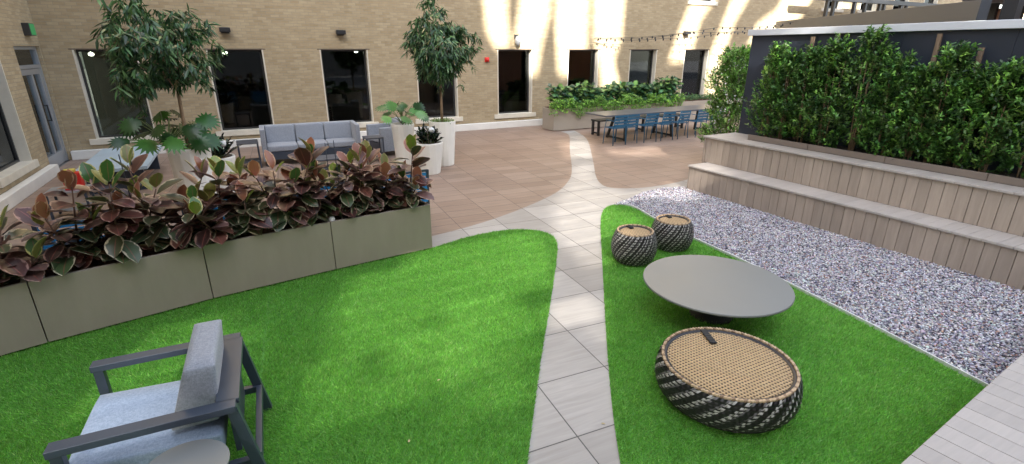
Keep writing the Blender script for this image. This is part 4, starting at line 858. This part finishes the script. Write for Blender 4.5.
sc0=strap_chair()
for k,(x,y,rz,lab) in enumerate(((1.82,6.72,5,'blue strap chair behind the right end of the planter row'),(.75,6.6,-4,'blue strap chair hidden behind the planter before the sofa'),(-.42,6.5,6,'blue strap chair behind the third planter'),(-1.62,6.3,8,'blue strap chair behind the second planter, left one'))):
    c=sc0 if k==0 else copy_tree(sc0); c.location=(x,y,0); c.rotation_euler=(0,0,R(rz)); tag(c,lab,'chair','blue strap chairs behind the planters')

# ------------------------------------------------------------------ dining set
t=thing('dining_table',(11.1,11.55,0)); tag(t,'long dark communal dining table before the far planter','table')
MB().box(-2.5,2.55,-.47,.47,.71,.75).build('table_top',M['table_dark'],t,bevel=.004)
for x in (-1.75,0,1.75):
    for s in (-1,1): MB().bar((x,s*.40,0),(x+(.12 if x<0 else -.12 if x>0 else 0),s*.22,.71),.07,.05,(1,0,0)).build('leg',M['blackm'],t)
    MB().bar((x,-.38,.05),(x,.38,.05),.05).build('foot_beam',M['blackm'],t)
t=thing('bench',(10.8,12.45,0)); tag(t,'dark backless bench on the far side of the dining table','bench')
MB().box(-1.55,1.9,-.19,.19,.41,.45).build('seat',M['blackm'],t)
for x in (-1.5,.2,1.85): MB().box(x-.03,x+.03,-.17,-.11,0,.41).box(x-.03,x+.03,.11,.17,0,.41).box(x-.02,x+.02,-.11,.11,.05,.09).build('leg',M['blackm'],t)
def dining_chair():
    t=thing('dining_chair')
    for s in (-1,1):
        MB().tube([(s*.21,-.2,0),(s*.2,-.17,.44),(s*.2,-.23,.79)],.013).build('leg',M['blue'],t,smooth=True); MB().tube([(s*.21,.23,0),(s*.2,.2,.44)],.013).build('leg',M['blue'],t,smooth=True)
        MB().tube([(s*.21,-.2,.64),(s*.235,.1,.66),(s*.2,.2,.44)],.011).build('arm',M['blue'],t,smooth=True)
    mb=MB()
    for k in range(7): mb.box(-.2,.2,-.19+k*.058,-.145+k*.058,.44,.452)
    mb.build('seat',M['blue'],t); mb=MB()
    for k in range(4): mb.box(-.2,.2,-.205-.012*k,-.195-.012*k,.49+k*.08,.55+k*.08)
    mb.build('backrest',M['blue'],t); return t
dc=dining_chair(); first=True
labs=['leftmost blue dining chair on the near side of the table','second blue dining chair from the left','third blue dining chair from the left','fourth blue dining chair from the left','fifth blue dining chair, near the right table leg','sixth blue dining chair, next to the bushy shrub','seventh blue dining chair, behind the bushy shrub']
for k,x in enumerate((8.82,9.24,9.88,10.5,11.12,11.8,12.4)):
    c=dc if k==0 else copy_tree(dc); c.location=(x,10.93+.03*math.sin(k*2),0); c.rotation_euler=(0,0,R(4*math.sin(k*1.9))); tag(c,labs[k],'chair','blue dining chairs')

for x,y,a,lab in ((1.0,3.15,.4,'small dry leaf lying on the left lawn near the path'),(.62,2.62,1.3,'pale dry leaf on the left lawn beside the armchair'),(1.86,2.2,2.2,'tiny pale scrap lying on the path by the right lawn')):
    o=leaves('fallen_leaf',oval,[(x,y,.034 if 'lawn near' in lab or 'armchair' in lab else .008)],[(math.cos(a),math.sin(a),.08)],[(0,.1,1)],.035,.016,[(.55,.45,.25)],M['leaf'],curl=.3); tag(o,lab,'leaf')
# ------------------------------------------------------------------ light, camera
w=bpy.data.worlds.new('World'); S.world=w; w.use_nodes=True; nt=w.node_tree; bg=nt.nodes['Background']
sky=nt.nodes.new('ShaderNodeTexSky'); sky.sky_type='NISHITA'; sky.sun_disc=False
d=Vector((.30,.80,-.53)).normalized(); sd=-d
el=math.asin(sd.z); az=math.atan2(sd.x,sd.y)
sky.sun_elevation=el; sky.sun_rotation=az; sky.dust_density=2.; sky.air_density=1.
hs=nt.nodes.new('ShaderNodeHueSaturation'); hs.inputs['Saturation'].default_value=.52
nt.links.new(sky.outputs[0],hs.inputs['Color']); nt.links.new(hs.outputs[0],bg.inputs[0]); bg.inputs[1].default_value=.15
sun=bpy.data.lights.new('sun','SUN'); sun.energy=5.; sun.angle=R(.5); sun.color=(1,.95,.87)
so=bpy.data.objects.new('sun',sun); COL.objects.link(so); so.rotation_euler=d.to_track_quat('-Z','Y').to_euler()
cam=bpy.data.cameras.new('camera'); cam.sensor_width=36; cam.lens=36*508/1024; cam.clip_end=500; cam.clip_start=.05
co=bpy.data.objects.new('camera',cam); COL.objects.link(co); co.location=(0,0,2.4); co.rotation_euler=(R(90-19.7),0,R(-27.5)); S.camera=co
S.view_settings.view_transform='Standard'; S.view_settings.look='None'; S.view_settings.exposure=2.45; S.view_settings.gamma=1
